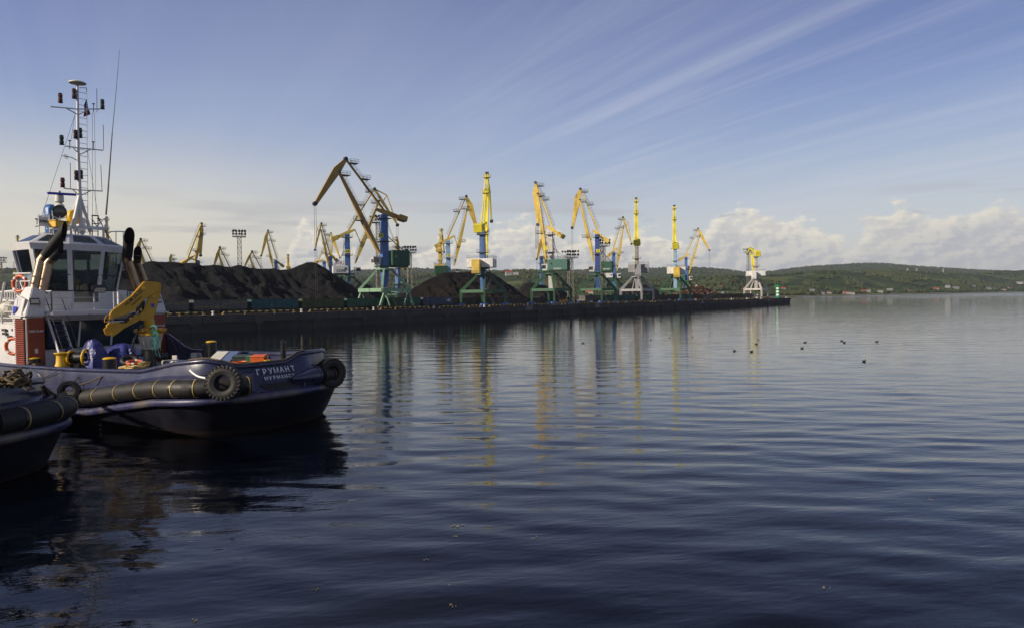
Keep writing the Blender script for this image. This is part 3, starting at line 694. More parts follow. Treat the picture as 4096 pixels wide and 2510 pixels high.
lst = [(-3, 0), (-2, 0), (-1, 0), (0, 0), (1, 1), (2, 2), (3, 3), (4, 3), (5, 5)]
p = joint0+13.92*.5
ids = [(joint0+13.92*(i+.5), c) for i, c in lst]
p2 = pat(2325, 7); i = 0; cyc = [0, 3, 1, 3, 4, 4, 1, 4, 0, 2, 4, 4, 0, 4, 4]
while p2+13.92*(i+.5) < pat(3010, 7): ids.append((p2+13.92*(i+.5), cyc[i % len(cyc)])); i += 1
cnt = {}
colpos = ['hidden behind the tug', '', '']
for j, (p, c) in enumerate(ids):
    wgn = we if j == 0 else copy_tree(we)
    for ch in children(wgn):
        if ch.name.startswith('body'): ch.data = bodies[c]
    wgn.location = Q(p, 7., HQ+.12); wgn.rotation_euler = (0, 0, QR)
    wag.append(wgn)
left_lab = ['grey open wagon almost hidden behind the tug, end of the train', 'grey striped wagon half hidden behind the tug', 'grey wagon with yellow stripe, just right of the red vent door', 'grey wagon with yellow stripe, next to the teal wagon',
            'teal wagon with white markings in front of the huge coal heap', 'olive wagon between the teal one and a dark green one', 'dark green wagon right of the olive one', 'dark green wagon behind the pale green portal', 'slate wagon with large white numerals, last before the brown cone']
names = ['grey striped', 'teal', 'olive green', 'dark green', 'rusty brown', 'slate']
ordn = ['first', 'second', 'third', 'fourth', 'fifth', 'sixth', 'seventh', 'eighth', 'ninth', 'tenth', 'eleventh', 'twelfth', 'thirteenth', 'fourteenth', 'fifteenth', 'sixteenth', 'seventeenth', 'eighteenth', 'nineteenth', 'twentieth', 'twenty-first', 'twenty-second', 'twenty-third', 'twenty-fourth']
nR = len(ids)-9
for j, wgn in enumerate(wag):
    if j < 9: tag(wgn, left_lab[j], 'wagon', 'open wagons standing on the quay track')
    else: tag(wgn, '%s open wagon, %s in the far train counted from its near end' % (names[ids[j][1]], ordn[j-9]), 'wagon', 'open wagons standing on the quay track')
text('143', 1.3, m_letter, wag[8], (4.2, -1.62, 2.2), (1, 0, 0), (0, 0, 1), name='numerals')
mb = MB()
for qq in (6.24, 7.76, 2.5, 13.): mb.box(Q((P0+LQ)/2, qq, HQ+.06), (LQ-P0-8, .09, .14), AX)
tag(mb.build('rails', m_brn), kind='structure')
# ================================================================== PORTAL CRANES
GRP = 'yellow jib portal cranes of the coal port'
def crane(label, px, q=7.75, Z=None, face=1, alpha=0., end=False, F_=None, H=None, P=None, K=None, T=None, Lv=None, Cw=None, bend=None, truss=None,
          mast=None, ring=None, house=None, cab=None, panel=None, foot=None, rope=None, cj=None, cm=None, cp=None, ch=None, cpan=None, plate=None, mw=1.9,
          portal='bent', reel=False, house_d=4.6, detail=True, cw_sz=(2.6, 1.6), plat=None):
    cj = cj or m_yel; cm = cm or m_blue; cp = cp or m_grn; ch = ch or m_teal; cpan = cpan or m_yel2
    if Z is None: B = Q(pat(px, q), q, HQ)
    else: B = W(px, 1185, Z); B.z = HQ
    e = empty('portal_crane', B, 0, label, 'crane', GRP)
    rd = V((B.x, B.y, 0)).normalized(); rt = V((rd.y, -rd.x, 0))
    h = (rt*math.cos(alpha)+rd*math.sin(alpha))*1.0
    if face < 0: h = -h
    h.normalize(); n = ZU.cross(h)
    def pp(x, y):
        d = ray(x, y); k = (B-CP).dot(n)/d.dot(n); return CP+d*k-B
    def ep(r, y, dn=0.):
        g = B+h*r+n*dn; return V((g.x-B.x, g.y-B.y, W(2048+g.x/g.y*F, y, g.y).z-B.z))
    G = (lambda t_: ep(*t_)) if end else (lambda t_: pp(*t_))
    zr = pp(px, ring).z if not end else ep(0, ring).z
    # ---- portal, lined up with the quay
    c5 = 5.25; kz = zr*.47
    def qp(a, b, z): v = DP*a+DQ*b; return V((v.x, v.y, z))
    R_ = 2.1
    fr = MB(); fr.lathe((0, 0, zr-.55), (0, 0, 1), [(0, 2.2), (.12, 2.55), (.5, 2.55), (.55, 2.2)], 20)
    for a, b in ((-1, 0), (1, 0)): fr.beam(qp(a*c5, -c5, kz), qp(a*c5, c5, kz), 1.0, 1.0, .6, DP)
    for a in (-1, 1): fr.beam(qp(-c5, a*c5, kz+.002), qp(c5, a*c5, kz+.002), .9, .9, .55, DQ)
    fr.lathe((0, 0, kz-.3), (0, 0, 1), [(0, .8), (0, 1.3), (.4, 1.3), (.4, .9)], 14)
    for a, b in ((-1, -1), (1, -1), (1, 1), (-1, 1)): fr.tube(qp(a*c5, b*c5, kz), qp(a*.6, b*.6, kz), .22, n=6)
    fr.build('portal_frame', cp, e)
    for a, b in ((-1, -1), (1, -1), (1, 1), (-1, 1)):
        lg = MB(); nn = DP*(-b)+DQ*a; nn.normalize()
        tp = qp(a*1.5, b*1.5, zr-.45)
        if portal == 'bent':
            kn = qp(a*c5, b*c5, kz+.1); ft = qp(a*(c5+.15), b*(c5+.15), 1.1)
            lg.beam(tp, kn, .75, 1.15, .65, nn); lg.beam(kn+V((0, 0, .45)), ft, 1.25, .65, .65, nn)
        else:
            kn = qp(a*c5, b*c5, kz+.1); lg.beam(tp, kn, .6, .75, .5, nn)
            lg.beam(qp(a*(c5-1.1), b*c5, kz), qp(a*(c5+.9), b*c5, 1.1), .7, .5, .5, DQ)
            lg.beam(qp(a*(c5-1.0), b*c5, kz), qp(a*(c5-2.6), b*c5, 1.1), .4, .3, .4, DQ)
        lg.build('leg', cp, e)
    bgm = m_brn if cp != m_grn else m_bogb
    for a, b in ((-1, -1), (1, -1), (1, 1), (-1, 1)):
        bg_ = MB(); bg_.box(qp(a*c5, b*c5, .85), (3.4, .7, .5), AX)
        for k in (-1.2, 0, 1.2): bg_.tube(qp(a*c5+k, b*c5-.15, .38), qp(a*c5+k, b*c5+.15, .38), .36, n=10)
        bg_.build('bogie', bgm, e)
    # stairs and platform inside the portal
    st = MB(); s0 = qp(1.5, -3.5, .6); s1 = qp(-1.6, -3.2, kz+.4); s2 = qp(1.8, -2.6, zr-.6)
    for u0, u1 in ((s0, s1), (s1, s2)):
        for dd in (-.35, .35): st.beam(u0+DQ*dd, u1+DQ*dd, .22, .22, .06, DQ)
        for k in range(1, 12): st.box(u0.lerp(u1, k/12), (.25, .7, .04), AX)
        for k in (0, 1): st.tube(u0+DQ*(.35 if k else -.35)+ZU, u1+DQ*(.35 if k else -.35)+ZU, .035, n=4)
    for z in (kz+.55,):
        st.box(qp(0, -3.2, z), (5., 1.6, .08), AX)
        for k in (.55, 1.1): st.tube(qp(-2.5, -4, z+k), qp(2.5, -4, z+k), .035, n=4)
        for k in range(6): st.tube(qp(-2.5+k, -4, z), qp(-2.5+k, -4, z+1.1), .03, n=4)
    st.build('stairs', m_rail, e)
    if reel:
        rl = MB(); c = qp(c5+1.9, -1.0, kz+1.9); rl.path([c+qp(math.cos(g)*1.25, 0, math.sin(g)*1.25) for g in np.linspace(0, 2*PI, 21)[:-1]], .22, 6, True)
        for g in range(6): rl.tube(c, c+qp(math.cos(g*PI/3)*1.2, 0, math.sin(g*PI/3)*1.2), .07, n=4)
        rl.tube(c-DQ*.4, c+DQ*.4, .3); rl.beam(qp(c5, -1., kz), c, .3, .3, .2, DQ); rl.build('cable_reel', m_drk, e)
    # ---- slewing mast
    mz0, mz1 = (pp(*mast[0]), pp(*mast[1])) if not end else (ep(0, mast[0][1]), ep(0, mast[1][1]))
    mt = MB(); zb = kz; zt = mz1.z
    hx = (h, n, ZU)
    vs = []
    for z, w_ in ((zb, mw*.8), (zr, mw*.95), (zr+(zt-zr)*.45, mw), (zt, mw*.88)):
        for a, b in ((-1, -1), (1, -1), (1, 1), (-1, 1)): vs.append(h*a*w_/2+n*b*w_/2+ZU*z)
    mt.add(vs, [(3, 2, 1, 0), (12, 13, 14, 15)]+[(4*i+k, 4*i+(k+1) % 4, 4*i+4+(k+1) % 4, 4*i+4+k) for i in range(3) for k in range(4)])
    nb = 7
    for k in range(nb): z = zr+1+(zt-zr-1.5)*k/(nb-1); mt.box(ZU*z, (mw*1.03, mw*1.03, .09), hx)
    mt.build('mast', cm, e)
    pl = MB(); zs = plat or (zr+(zt-zr)*.50, zt-1.2)
    for z in zs:
        s_ = mw/2+.95
        for a in (-1, 1):
            pl.box(n*a*(mw/2+.5)+ZU*z, (2*s_, .9, .1), hx); pl.box(h*a*(mw/2+.5)+ZU*z, (.9, mw, .1), hx)
        for zz in (.55, 1.1): pl.path([h*a*s_+n*b*s_+ZU*(z+zz) for a, b in ((-1, -1), (1, -1), (1, 1), (-1, 1))], .035, 4, True)
        for a, b in ((-1, -1), (1, -1), (1, 1), (-1, 1), (0, -1), (0, 1)): pl.tube(h*a*s_+n*b*s_+ZU*z, h*a*s_+n*b*s_+ZU*(z+1.1), .035, n=4)
    lx = mw/2+.45
    for dd in (-.25, .25): pl.tube(-h*lx+n*dd+ZU*(zr+1), -h*lx+n*dd+ZU*(zt), .03, n=4)
    for k in range(int((zt-zr-1)/.5)): pl.tube(-h*lx-n*.25+ZU*(zr+1+k*.5), -h*lx+n*.25+ZU*(zr+1+k*.5), .022, n=4)
    pl.build('platform', m_rail if cm != m_lblue else m_lblue, e)
    # ---- house, cab
    if end: # house given as px extents left/right, r from back to front
        x0, y0, x1, y1 = house; g0 = (x0-px)*B.y/F; g1 = (x1-px)*B.y/F; z0, z1 = ep(0, y1).z, ep(0, y0).z
        sg = 1 if n.dot(rt) > 0 else -1
        c = n*sg*(g0+g1)/2-h*1.0+ZU*(z0+z1)/2; dim = (6.6, g1-g0, z1-z0)
    else:
        a, b = pp(house[0], house[3]), pp(house[2], house[1]); ra, rb = a.dot(h), b.dot(h); z0, z1 = a.z, b.z
        dd = house_d; wv = abs(rb-ra); c = h*(ra+rb)/2+ZU*(z0+z1)/2; dim = (wv, dd, z1-z0)
    hb = MB(); hb.box(c, dim, hx); o = hb.build('machine_house', ch, e, bevel=.08)
    rb_ = MB()
    for k in range(int(dim[0]/.55)):
        for s in (-1, 1): rb_.box(c+h*(-dim[0]/2+.3+k*.55)+n*s*(dim[1]/2+.03), (.12, .08, dim[2]*.9), hx)
    for k in range(int(dim[1]/.55)): rb_.box(c-h*(dim[0]/2+.03)+n*(-dim[1]/2+.3+k*.55), (.08, .12, dim[2]*.9), hx)
    if ch in (m_teal, m_dgrn, m_grn): rb_.build('rib', ch, o)
    rl = MB(); s1_, s2_ = dim[0]/2, dim[1]/2
    for zz in (.5, 1.0): rl.path([c+h*a*s1_+n*b*s2_+ZU*(dim[2]/2+zz) for a, b in ((-1, -1), (1, -1), (1, 1), (-1, 1))], .03, 4, True)
    for k in range(7):
        for b in (-1, 1): rl.tube(c+h*(-s1_+k*2*s1_/6)+n*b*s2_+ZU*dim[2]/2, c+h*(-s1_+k*2*s1_/6)+n*b*s2_+ZU*(dim[2]/2+1), .03, n=4)
    rl.build('roof_rail', m_rail, o)
    for s in (-1, 1): MB().box(c+h*dim[0]*.3+n*s*(dim[1]/2+.05)+ZU*dim[2]*.1, (.7, .06, .8), hx).build('window', m_glassd, o)
    base = MB(); base.box(ZU*(z0-.25)+h*(c.dot(h)*.5), (abs(c.dot(h))+dim[0]*.9, min(dim[1], 3.6), .4), hx); base.build('turntable', cp if cp != m_lgrn else m_dgrn, e)
    if panel and end:
        x0, y0, x1, y1 = panel; rr = -(6.6/2+1.0)-1.25; g0 = (x0-px)*B.y/F; g1 = (x1-px)*B.y/F; za, zb2 = ep(rr, y1).z, ep(rr, y0).z
        pm = MB(); pm.box(n*sg*(g0+g1)/2+h*rr+ZU*(za+zb2)/2, (2.4, (g1-g0)*.97, zb2-za), hx); o2 = pm.build('ballast_box', cpan, e, bevel=.06)
        sm = MB(); w_ = (g1-g0)*.97
        for k in range(6):
            x_ = -w_/2+.05+k*w_/6
            sm.add([n*sg*(g0+g1)/2+n*(x_)+h*(rr-1.212)+ZU*(za+.06), n*sg*(g0+g1)/2+n*(x_+.17)+h*(rr-1.212)+ZU*(za+.06), n*sg*(g0+g1)/2+n*min(x_+.6, w_/2)+h*(rr-1.212)+ZU*(za+1.0), n*sg*(g0+g1)/2+n*min(x_+.43, w_/2)+h*(rr-1.212)+ZU*(za+1.0)], [(0, 1, 2, 3)])
        sm.build('warning_stripes', m_blackl, o2)
    if cab:
        a, b = (pp(cab[0], cab[3]), pp(cab[2], cab[1])) if not end else (ep(2.5, cab[3]), ep(4.5, cab[1]))
        rr = (a.dot(h)+b.dot(h))/2; wv = max(1.6, abs((b-a).dot(h))); cz = (a.z+b.z)/2; hz = abs(b.z-a.z)
        cb = MB(); q_ = [h*(rr+wv/2*sx*k)+n*(1.0*sy)+ZU*(cz+hz/2*sz) for sz, k in ((-1, .72), (1, 1.)) for sx, sy in ((-1, -1), (1, -1), (1, 1), (-1, 1))]
        cb.hexa(q_); o3 = cb.build('cab', m_lgry if ch != m_wht else m_wht, e)
        gm = MB(); gm.box(h*(rr+wv*.12)+ZU*(cz+.05*hz), (wv*.60, 2.06, hz*.55), hx); gm.box(h*(rr+wv*.445)+ZU*(cz+.1*hz), (.06, 1.7, hz*.6), hx)
        gm.build('window', m_glassd, o3)
    # ---- jib system
    f, hg, pk, hk, ti = G(F_), G(H), G(P), G(K), G(T)
    L_ = (pk-hk).length
    bm_ = MB()
    du = (hg-f)
    if end:
        for s in (-1, 1): bm_.beam(f+n*s*.9, hg+n*s*.35, .5, .45, .35, n, mid=(.4, 1.1))
        for k in range(1, 9): bm_.tube(f.lerp(hg, k/9)+n*(.9-.55*k/9), f.lerp(hg, (k+.5)/9)-n*(.9-.55*k/9), .1, n=5)
        bm_.beam(f, hg, .25, .25, 1.0, n, t1=.5)
    else: bm_.beam(f, hg, .45, .6, 1.5, n, t1=.8, mid=(.33, 1.45))
    bo = bm_.build('boom', cj, e)
    fj = MB(); ax_ = (hk-pk).normalized(); pn = n.cross(ax_)
    if pn.dot(hg-pk) > 0: pn = -pn
    if end or truss:
        fj.beam(pk, hk, .7, .4, .8, n, t1=.4, mid=(.35, 1.0))
        if truss: v_ = G(truss)
        else: v_ = pk.lerp(hk, .36)+pn*2.2
        fj.tube(pk, v_, .2); fj.tube(v_, hk, .2); fj.tube(v_, pk.lerp(hk, .36), .16)
    else:
        b_ = G(bend) if bend else pk.lerp(hk, .34)+pn*1.0
        o_ = hk+(-pn)*.55
        inn = hg+(-pn)*.35
        fj.prism([pk+pn*.25, b_, hk+pn*.3, o_, inn, pk-pn*.5], n, .9)
    fo = fj.build('fly_jib', cj, e)
    for c_, w_, r_ in ((hk, .5, .62), (pk, .55, .55), (hg, .6, .35)): MB().tube(c_-n*w_, c_+n*w_, r_, n=14).build('sheave', m_drk, fo)
    tb = MB()
    if end:
        for s in (-1, 1): tb.beam(pk+n*s*.3, ti+n*s*.75, .4, .4, .25, n)
    else: tb.beam(pk, ti, .42, .6, .6, n)
    to = tb.build('tie_bar', cj, e)
    # handrails, cage platforms on boom and tie
    for (a, b, par, offs) in ((pk, ti, to, .75), (f, hg, bo, .8)):
        hr = MB(); dd = (b-a).normalized(); up = n.cross(dd)
        if up.z < 0: up = -up
        if end: up = n*.9
        hr.tube(a.lerp(b, .06)+up*offs, a.lerp(b, .94)+up*offs, .05, n=4); hr.tube(a.lerp(b, .06)+up*(offs+.45), a.lerp(b, .94)+up*(offs+.45), .04, n=4)
        N_ = int((b-a).length/1.3)
        for k in range(1, N_): hr.tube(a.lerp(b, k/N_)+up*.3, a.lerp(b, k/N_)+up*(offs+.45), .04, n=4)
        for fr_ in ((.08, .38) if par is to else (.40, .96)):
            c_ = a.lerp(b, fr_)
            hd = h if (b-a).dot(h) >= 0 else h
            oo = -hd if not end else V((0, 0, 0))
            if par is bo and not end: oo = hd if fr_ < .9 else -hd
            pc = c_+oo*1.3; hr.box(pc, (2.4, 2.2, .12), hx)
            for zz in (.5, 1.1): hr.path([pc+h*x_*1.2+n*y_*1.1+ZU*zz for x_, y_ in ((-1, -1), (1, -1), (1, 1), (-1, 1))], .04, 4, True)
            for x_, y_ in ((-1, -1), (1, -1), (1, 1), (-1, 1), (0, -1), (0, 1)): hr.tube(pc+h*x_*1.2+n*y_*1.1, pc+h*x_*1.2+n*y_*1.1+ZU*1.1, .04, n=4)
        hr.build('walkway', m_rail if not end else cj, par)
    # balance lever and counterweight
    lv, cw = G(Lv), G(Cw)
    top_ = h*0+ZU*(zt+.5)
    le = MB()
    if end:
        for s in (-1, 1): le.beam(lv+n*s*.8, cw+n*s*.55, .6, .9, .3, n)
    else: le.beam(lv, cw, .6, .9, 1.0, n, mid=(.45, 1.35))
    lo = le.build('balance_lever', cj, e)
    cwm = MB(); dd = (cw-lv).normalized(); cwm.box(cw, (cw_sz[0], 2.6 if not end else 3.0, cw_sz[1]), (dd, n, dd.cross(n))); cwm.build('counterweight', cj, e, bevel=.12)
    lk = MB(); mid_ = f.lerp(hg, .28)
    if end:
        for s in (-1, 1): lk.beam(lv+n*s*.9, mid_+n*s*.7, .22, .22, .16, n)
    else: lk.beam(lv, mid_, .3, .3, .3, n)
    lk.beam(ZU*(zt-.1), ti, .5, .5, .8, n) if (ti-ZU*zt).length > .6 else None
    lk.build('link_rod', cj, e)
    if not end:
        st2 = MB(); st2.tube(ZU*(zr+(zt-zr)*.62)-h*mw*.4, c-h*dim[0]*.35+ZU*dim[2]/2, .14, n=6); st2.build('back_stay', cm, e)
    rp = MB()
    if rope: a = G((rope[0], rope[1])) if not end else G((K[0], rope)); 
    if rope:
        for s in (-.25, .25): rp.tube(hk+h*s-ZU*.4, V((hk.x, hk.y, a.z))+h*s, .045, n=4)
    for s in (-.3, .3): rp.tube(ZU*(zt-.5)-h*.4+n*s, c+ZU*dim[2]/2+n*s, .04, n=4); rp.tube(pk+n*s, ZU*(zt+1.2)+n*s, .03, n=4)
    rp.build('wire_rope', m_rope, e)
    if plate:
        s_, col_, xx, yy, wd = plate; g = pp(xx, yy); nf = -n if n.dot(rd) > 0 else n
        pm = MB(); off = mw/2+.12 if wd > 0 else 1.0
        pm.box(g+nf*off, (abs(wd), .06, abs(wd)*.85), (h, n, ZU)); po = pm.build('number_plate', m_yel2, e)
        rx = ZU.cross(nf)
        text(s_, abs(wd)*.75, m_blackl, po, g+nf*(off+.05), rx, ZU, name='number')
    return e, dict(B=B, h=h, n=n, c=c, dim=dim, zr=zr, rd=rd, pp=pp)
def up(x0, y0, s):     # crop coordinates to pixels
    return lambda x, y: (x0+x/s, y0+y/s)
c6 = up(1200, 600, 2.22); c1 = up(1650, 650, 2.396); c2 = up(2050, 650, 2.398); c3 = up(2400, 750, 2.85); c5 = up(500, 800, 2.745); c4 = up(2850, 950, 4.928)
def rect(c, x0, y0, x1, y1): return (*c(x0, y0), *c(x1, y1))
crane('biggest crane with blue mast numbered 54 and green open-legged portal', 1541, face=-1, alpha=.42, F_=c6(700, 910), H=c6(347, 195), P=c6(405, 80), K=c6(133, 478), T=c6(750, 545), Lv=c6(672, 525), Cw=c6(905, 608), bend=c6(298, 158),
      mast=(c6(755, 1040), c6(755, 575)), ring=1074, house=rect(c6, 795, 897, 945, 1028), cab=rect(c6, 640, 950, 712, 1018), rope=c6(115, 1330), cj=m_yelshade, cm=m_blue, cp=m_lgrn, ch=m_dgrn, plate=('54', 0, *c6(705, 762), 1.45), portal='v')
k, i = crane('blue-masted crane numbered 16 with white house and truss fly jib pointing right', 1394, q=58, face=1, alpha=.1, F_=c6(490, 1008), H=c6(702, 452), P=c6(662, 347), K=c6(865, 668), T=c6(425, 728), Lv=c6(488, 708), Cw=c6(310, 785), truss=c6(770, 402),
      mast=(c6(430, 1100), c6(430, 748)), ring=1105, house=rect(c6, 290, 1030, 425, 1097), cab=rect(c6, 478, 1042, 538, 1092), cj=m_yel, ch=m_wht, cp=m_grn, plate=('16', 0, *c6(418, 902), 1.6), rope=c6(876, 940))
fx = i['c']-i['n']*(i['dim'][1]/2+.06) if i['n'].dot(i['rd']) > 0 else i['c']+i['n']*(i['dim'][1]/2+.06)
nf = (fx-i['c']).normalized(); text('АИСТ', 1.6, m_redl, k, i['c']+nf*2.3+ZU*(i['dim'][2]/2+.9), ZU.cross(nf), ZU, name='roof_lettering')
text('СММ', 1.3, m_blackl, k, fx-ZU*.5, ZU.cross(nf), ZU, name='house_lettering')
crane('slim yellow crane with hook hanging over the big coal heap, right of its peak', 1324, Z=395, face=-1, alpha=.2, F_=c6(262, 1060), H=c6(187, 712), P=c6(190, 652), K=c6(133, 888), T=c6(268, 932), Lv=c6(255, 915), Cw=c6(325, 980), truss=c6(152, 690),
      mast=(c6(275, 1090), c6(275, 945)), ring=1105, house=rect(c6, 285, 1082, 330, 1120), cp=m_grn)
crane('small crane behind the slim yellow one, its short fly jib hanging right', 1300, Z=470, face=1, alpha=-.2, F_=c6(262, 1060), H=c6(290, 800), P=c6(275, 738), K=c6(355, 958), T=c6(160, 990), Lv=c6(205, 975), Cw=c6(140, 1000),
      mast=(c6(195, 1090), c6(195, 985)), ring=1108, house=rect(c6, 150, 1075, 190, 1110), cp=m_grn)
crane('end-on yellow crane half hidden behind the numbered biggest crane', 1592, Z=390, face=1, alpha=.9, F_=c6(890, 1170), H=c6(857, 850), P=c6(856, 778), K=c6(880, 905), T=c6(900, 1030), Lv=c6(905, 1035), Cw=c6(935, 1050),
      mast=(c6(910, 1170), c6(908, 1035)), ring=1135, house=rect(c6, 915, 1150, 960, 1185), cp=m_dgrn, mw=2.2)
crane('crane with pale blue mast numbered 3 behind the brown coal cone', 1796, q=62, face=1, alpha=.08, F_=c1(400, 990), H=c1(530, 425), P=c1(516, 325), K=c1(632, 675), T=c1(340, 718), Lv=c1(402, 702), Cw=c1(242, 795), bend=c1(575, 402),
      mast=(c1(352, 1045), c1(348, 748)), ring=1102, house=rect(c1, 214, 992, 330, 1070), cab=rect(c1, 392, 1020, 450, 1052), cm=m_lblue, ch=m_grn, plate=('3', 0, *c1(345, 893), 1.5))
crane('narrow end-on yellow crane left of the one numbered 3', 1762, Z=395, end=True, face=1, alpha=1.45, F_=(2, 1068), H=(9, 950), P=(10, 918), K=(22, 1010), T=(0, 985), Lv=(1, 992), Cw=(-6, 1000), mast=((1762, 1068), (1762, 1000)), ring=1085, house=(1742, 1058, 1785, 1080), cm=m_yel, ch=m_yel, cj=m_yel)
crane('tall end-on crane with white house and big yellow ballast box before the coal cone', 1934, face=1, end=True, alpha=1.36, F_=(3, 1040), H=(8.5, 760), P=(9, 694), K=(16, 885), T=(1.2, 905), Lv=(3, 890), Cw=(-6, 912),
      mast=((1934, 1080), (1934, 925)), ring=1096, house=(1880, 1037, 1985, 1071), panel=(1905, 1038, 1938, 1094), cj=m_yel2, ch=m_wht, cpan=m_yel, cw_sz=(2.8, 2.6), reel=True)
k, i = crane('crane numbered 21 with pale mast, teal house and folded jib', 2206, face=-1, alpha=-.25, F_=c2(322, 935), H=c2(243, 300), P=c2(222, 195), K=c2(242, 598), T=c2(392, 640), Lv=c2(322, 608), Cw=c2(468, 702), bend=c2(194, 292),
      mast=(c2(375, 1035), c2(375, 665)), ring=1092, house=rect(c2, 350, 928, 538, 1035), cab=rect(c2, 284, 975, 345, 1038), cm=m_lgry, ch=m_teal, plate=('21', 0, *c2(330, 822), -1.5), reel=True)
nf = -i['n'] if i['n'].dot(i['rd']) > 0 else i['n']
text('ТЕЛЛУР', .75, m_letter, k, i['c']+nf*(i['dim'][1]/2+.1)-ZU*i['dim'][2]*.4, ZU.cross(nf), ZU, name='house_lettering')
mb = MB(); g = i['pp'](*c2(234, 615))
for s in (-.6, -.2, .2, .6): mb.tube(g+i['h']*s, g+i['h']*s-ZU*8.5, .07, n=5)
mb.build('grab_chain', m_drk, k)
crane('small crane jib behind the folded jib of crane 21', 2167, Z=420, face=-1, alpha=.3, F_=c2(335, 1010), H=c2(283, 775), P=c2(282, 712), K=c2(233, 928), T=c2(360, 900), Lv=c2(350, 890), Cw=c2(385, 930), mast=(c2(365, 1010), c2(365, 900)), ring=1085, house=rect(c2, 360, 1000, 400, 1030), rope=c2(225, 1030))
k, i = crane('crane numbered 23 with deep blue mast and dark green house', 2392, face=-1, alpha=-.12, F_=c2(778, 958), H=c2(647, 358), P=c2(652, 255), K=c2(572, 628), T=c2(826, 665), Lv=c2(768, 650), Cw=c2(903, 748), bend=c2(597, 332),
      mast=(c2(820, 1050), c2(820, 690)), ring=1096, house=rect(c2, 852, 950, 963, 1045), cab=rect(c2, 730, 990, 795, 1048), cm=m_dblue, ch=m_dgrn, plate=('23', 0, *c2(822, 850), 1.5), rope=c2(556, 900), reel=True)
nf = -i['n'] if i['n'].dot(i['rd']) > 0 else i['n']
text('ТЕЛЛУР', .75, m_letter, k, i['c']+nf*(i['dim'][1]/2+.1)-ZU*i['dim'][2]*.3, ZU.cross(nf), ZU, name='house_lettering')
crane('truss fly jib crane between the deep blue crane and the grey end-on one', 2457, q=66, face=1, alpha=.1, F_=c3(190, 955), H=c3(270, 440), P=c3(262, 340), K=c3(358, 645), T=c3(152, 690), Lv=c3(190, 690), Cw=c3(102, 775), truss=c3(322, 400),
      mast=(c3(162, 1030), c3(160, 735)), ring=1116, house=rect(c3, 58, 978, 140, 1030), cab=rect(c3, 190, 980, 238, 1030), ch=m_wht)
crane('grey end-on crane with bright yellow upright jib and grey ballast box', 2549, face=1, end=True, alpha=1.58, F_=(3, 1060), H=(8.5, 845), P=(9, 795), K=(15, 955), T=(1.2, 955), Lv=(3, 945), Cw=(-6, 970),
      mast=((2549, 1100), (2549, 965)), ring=1105, house=(2515, 1059, 2594, 1091), panel=(2540, 1058, 2565, 1106), cj=m_yel2, cm=m_gry, cp=m_gry, ch=m_gry, cpan=m_gry, cw_sz=(2.6, 2.6), reel=True)
crane('end-on crane with pale blue mast and yellow ballast box near the scrap', 2702, face=1, end=True, alpha=1.60, F_=(3, 1060), H=(8.5, 870), P=(9, 824), K=(15, 960), T=(1.2, 970), Lv=(3, 960), Cw=(-6, 984),
      mast=((2702, 1100), (2702, 985)), ring=1103, house=(2670, 1069, 2741, 1096), panel=(2694, 1068, 2719, 1110), cj=m_yel2, cm=m_lblue, ch=m_wht, cpan=m_yel, cw_sz=(2.6, 2.6))
crane('crane with jib spread right over the scrap heap, the last big one', 2746, q=62, face=1, alpha=.05, F_=c3(1012, 985), H=c3(1140, 545), P=c3(1118, 468), K=c3(1247, 716), T=c3(980, 765), Lv=c3(1015, 758), Cw=c3(912, 820), bend=c3(1165, 525),
      mast=(c3(985, 1065), c3(985, 792)), ring=1124, house=rect(c3, 905, 990, 968, 1060), cab=rect(c3, 1010, 1015, 1055, 1055), ch=m_teal, rope=c3(1252, 1120))
crane('pale grey crane at the pier end with its jib lowered away', 3025, face=1, end=True, alpha=1.75, F_=(3, 1098), H=(15, 1012), P=(19, 994), K=(30, 1016), T=(1.2, 1010), Lv=(3, 1000), Cw=(-6, 1015),
      mast=((3025, 1100), (3025, 1020)), ring=1114, house=(2988, 1085, 3056, 1104), panel=(3002, 1085, 3019, 1118), cj=m_yel2, cm=m_lgry, cp=m_lgry, ch=m_wht, cpan=m_wht, cw_sz=(3., 3.), reel=True)
# cranes of the berths behind the coal heap
def back(label, Z, f, hh, p, k_, t_, bend=None, al=.1, face=-1, **kw):
    mx = (f[0]+t_[0])/2+(0 if 'mx' not in kw else kw.pop('mx'))
    crane(label, mx, Z=Z, face=face, alpha=al, F_=f, H=hh, P=p, K=k_, T=t_, Lv=(t_[0]-12*(400/Z)*(-face)*-1, t_[1]-2), Cw=(t_[0]+32*(400/Z)*(-face), t_[1]+26*(400/Z)), bend=bend,
          mast=((mx, f[1]+20), (mx, t_[1]+4)), ring=f[1]+34*(400/Z), house=(min(mx, mx-face*40*(400/Z))+0, f[1]-5, max(mx, mx-face*40*(400/Z)), f[1]+22*(400/Z)), cab=None, **kw)
back('hook-shaped yellow jib rising beside the black exhaust pipes of the tug', 330, (585, 1085), c5(160, 520), c5(172, 430), (533, 1050), (615, 1062), bend=c5(128, 492))
back('tiny yellow jib tip poking over the coal, leftmost of the small ones', 520, (694, 1075), c5(505, 655), c5(505, 603), c5(487, 690), (707, 1070))
crane('tall end-on yellow crane with crossed jib parts above the long coal heap', 792, Z=330, face=-1, alpha=.55, F_=c5(770, 690), H=c5(825, 370), P=c5(838, 260), K=c5(830, 610), T=c5(690, 635), Lv=c5(745, 620), Cw=c5(640, 690), bend=c5(857, 330),
      mast=((765, 1095), c5(705, 660)), ring=1105, house=(735, 1075, 775, 1100), cm=m_blue)
back('yellow jib with curved fly left of the floodlight tower', 360, (897, 1092), c5(1030, 592), c5(1041, 520), (852, 1072), (925, 1082), bend=c5(1000, 590))
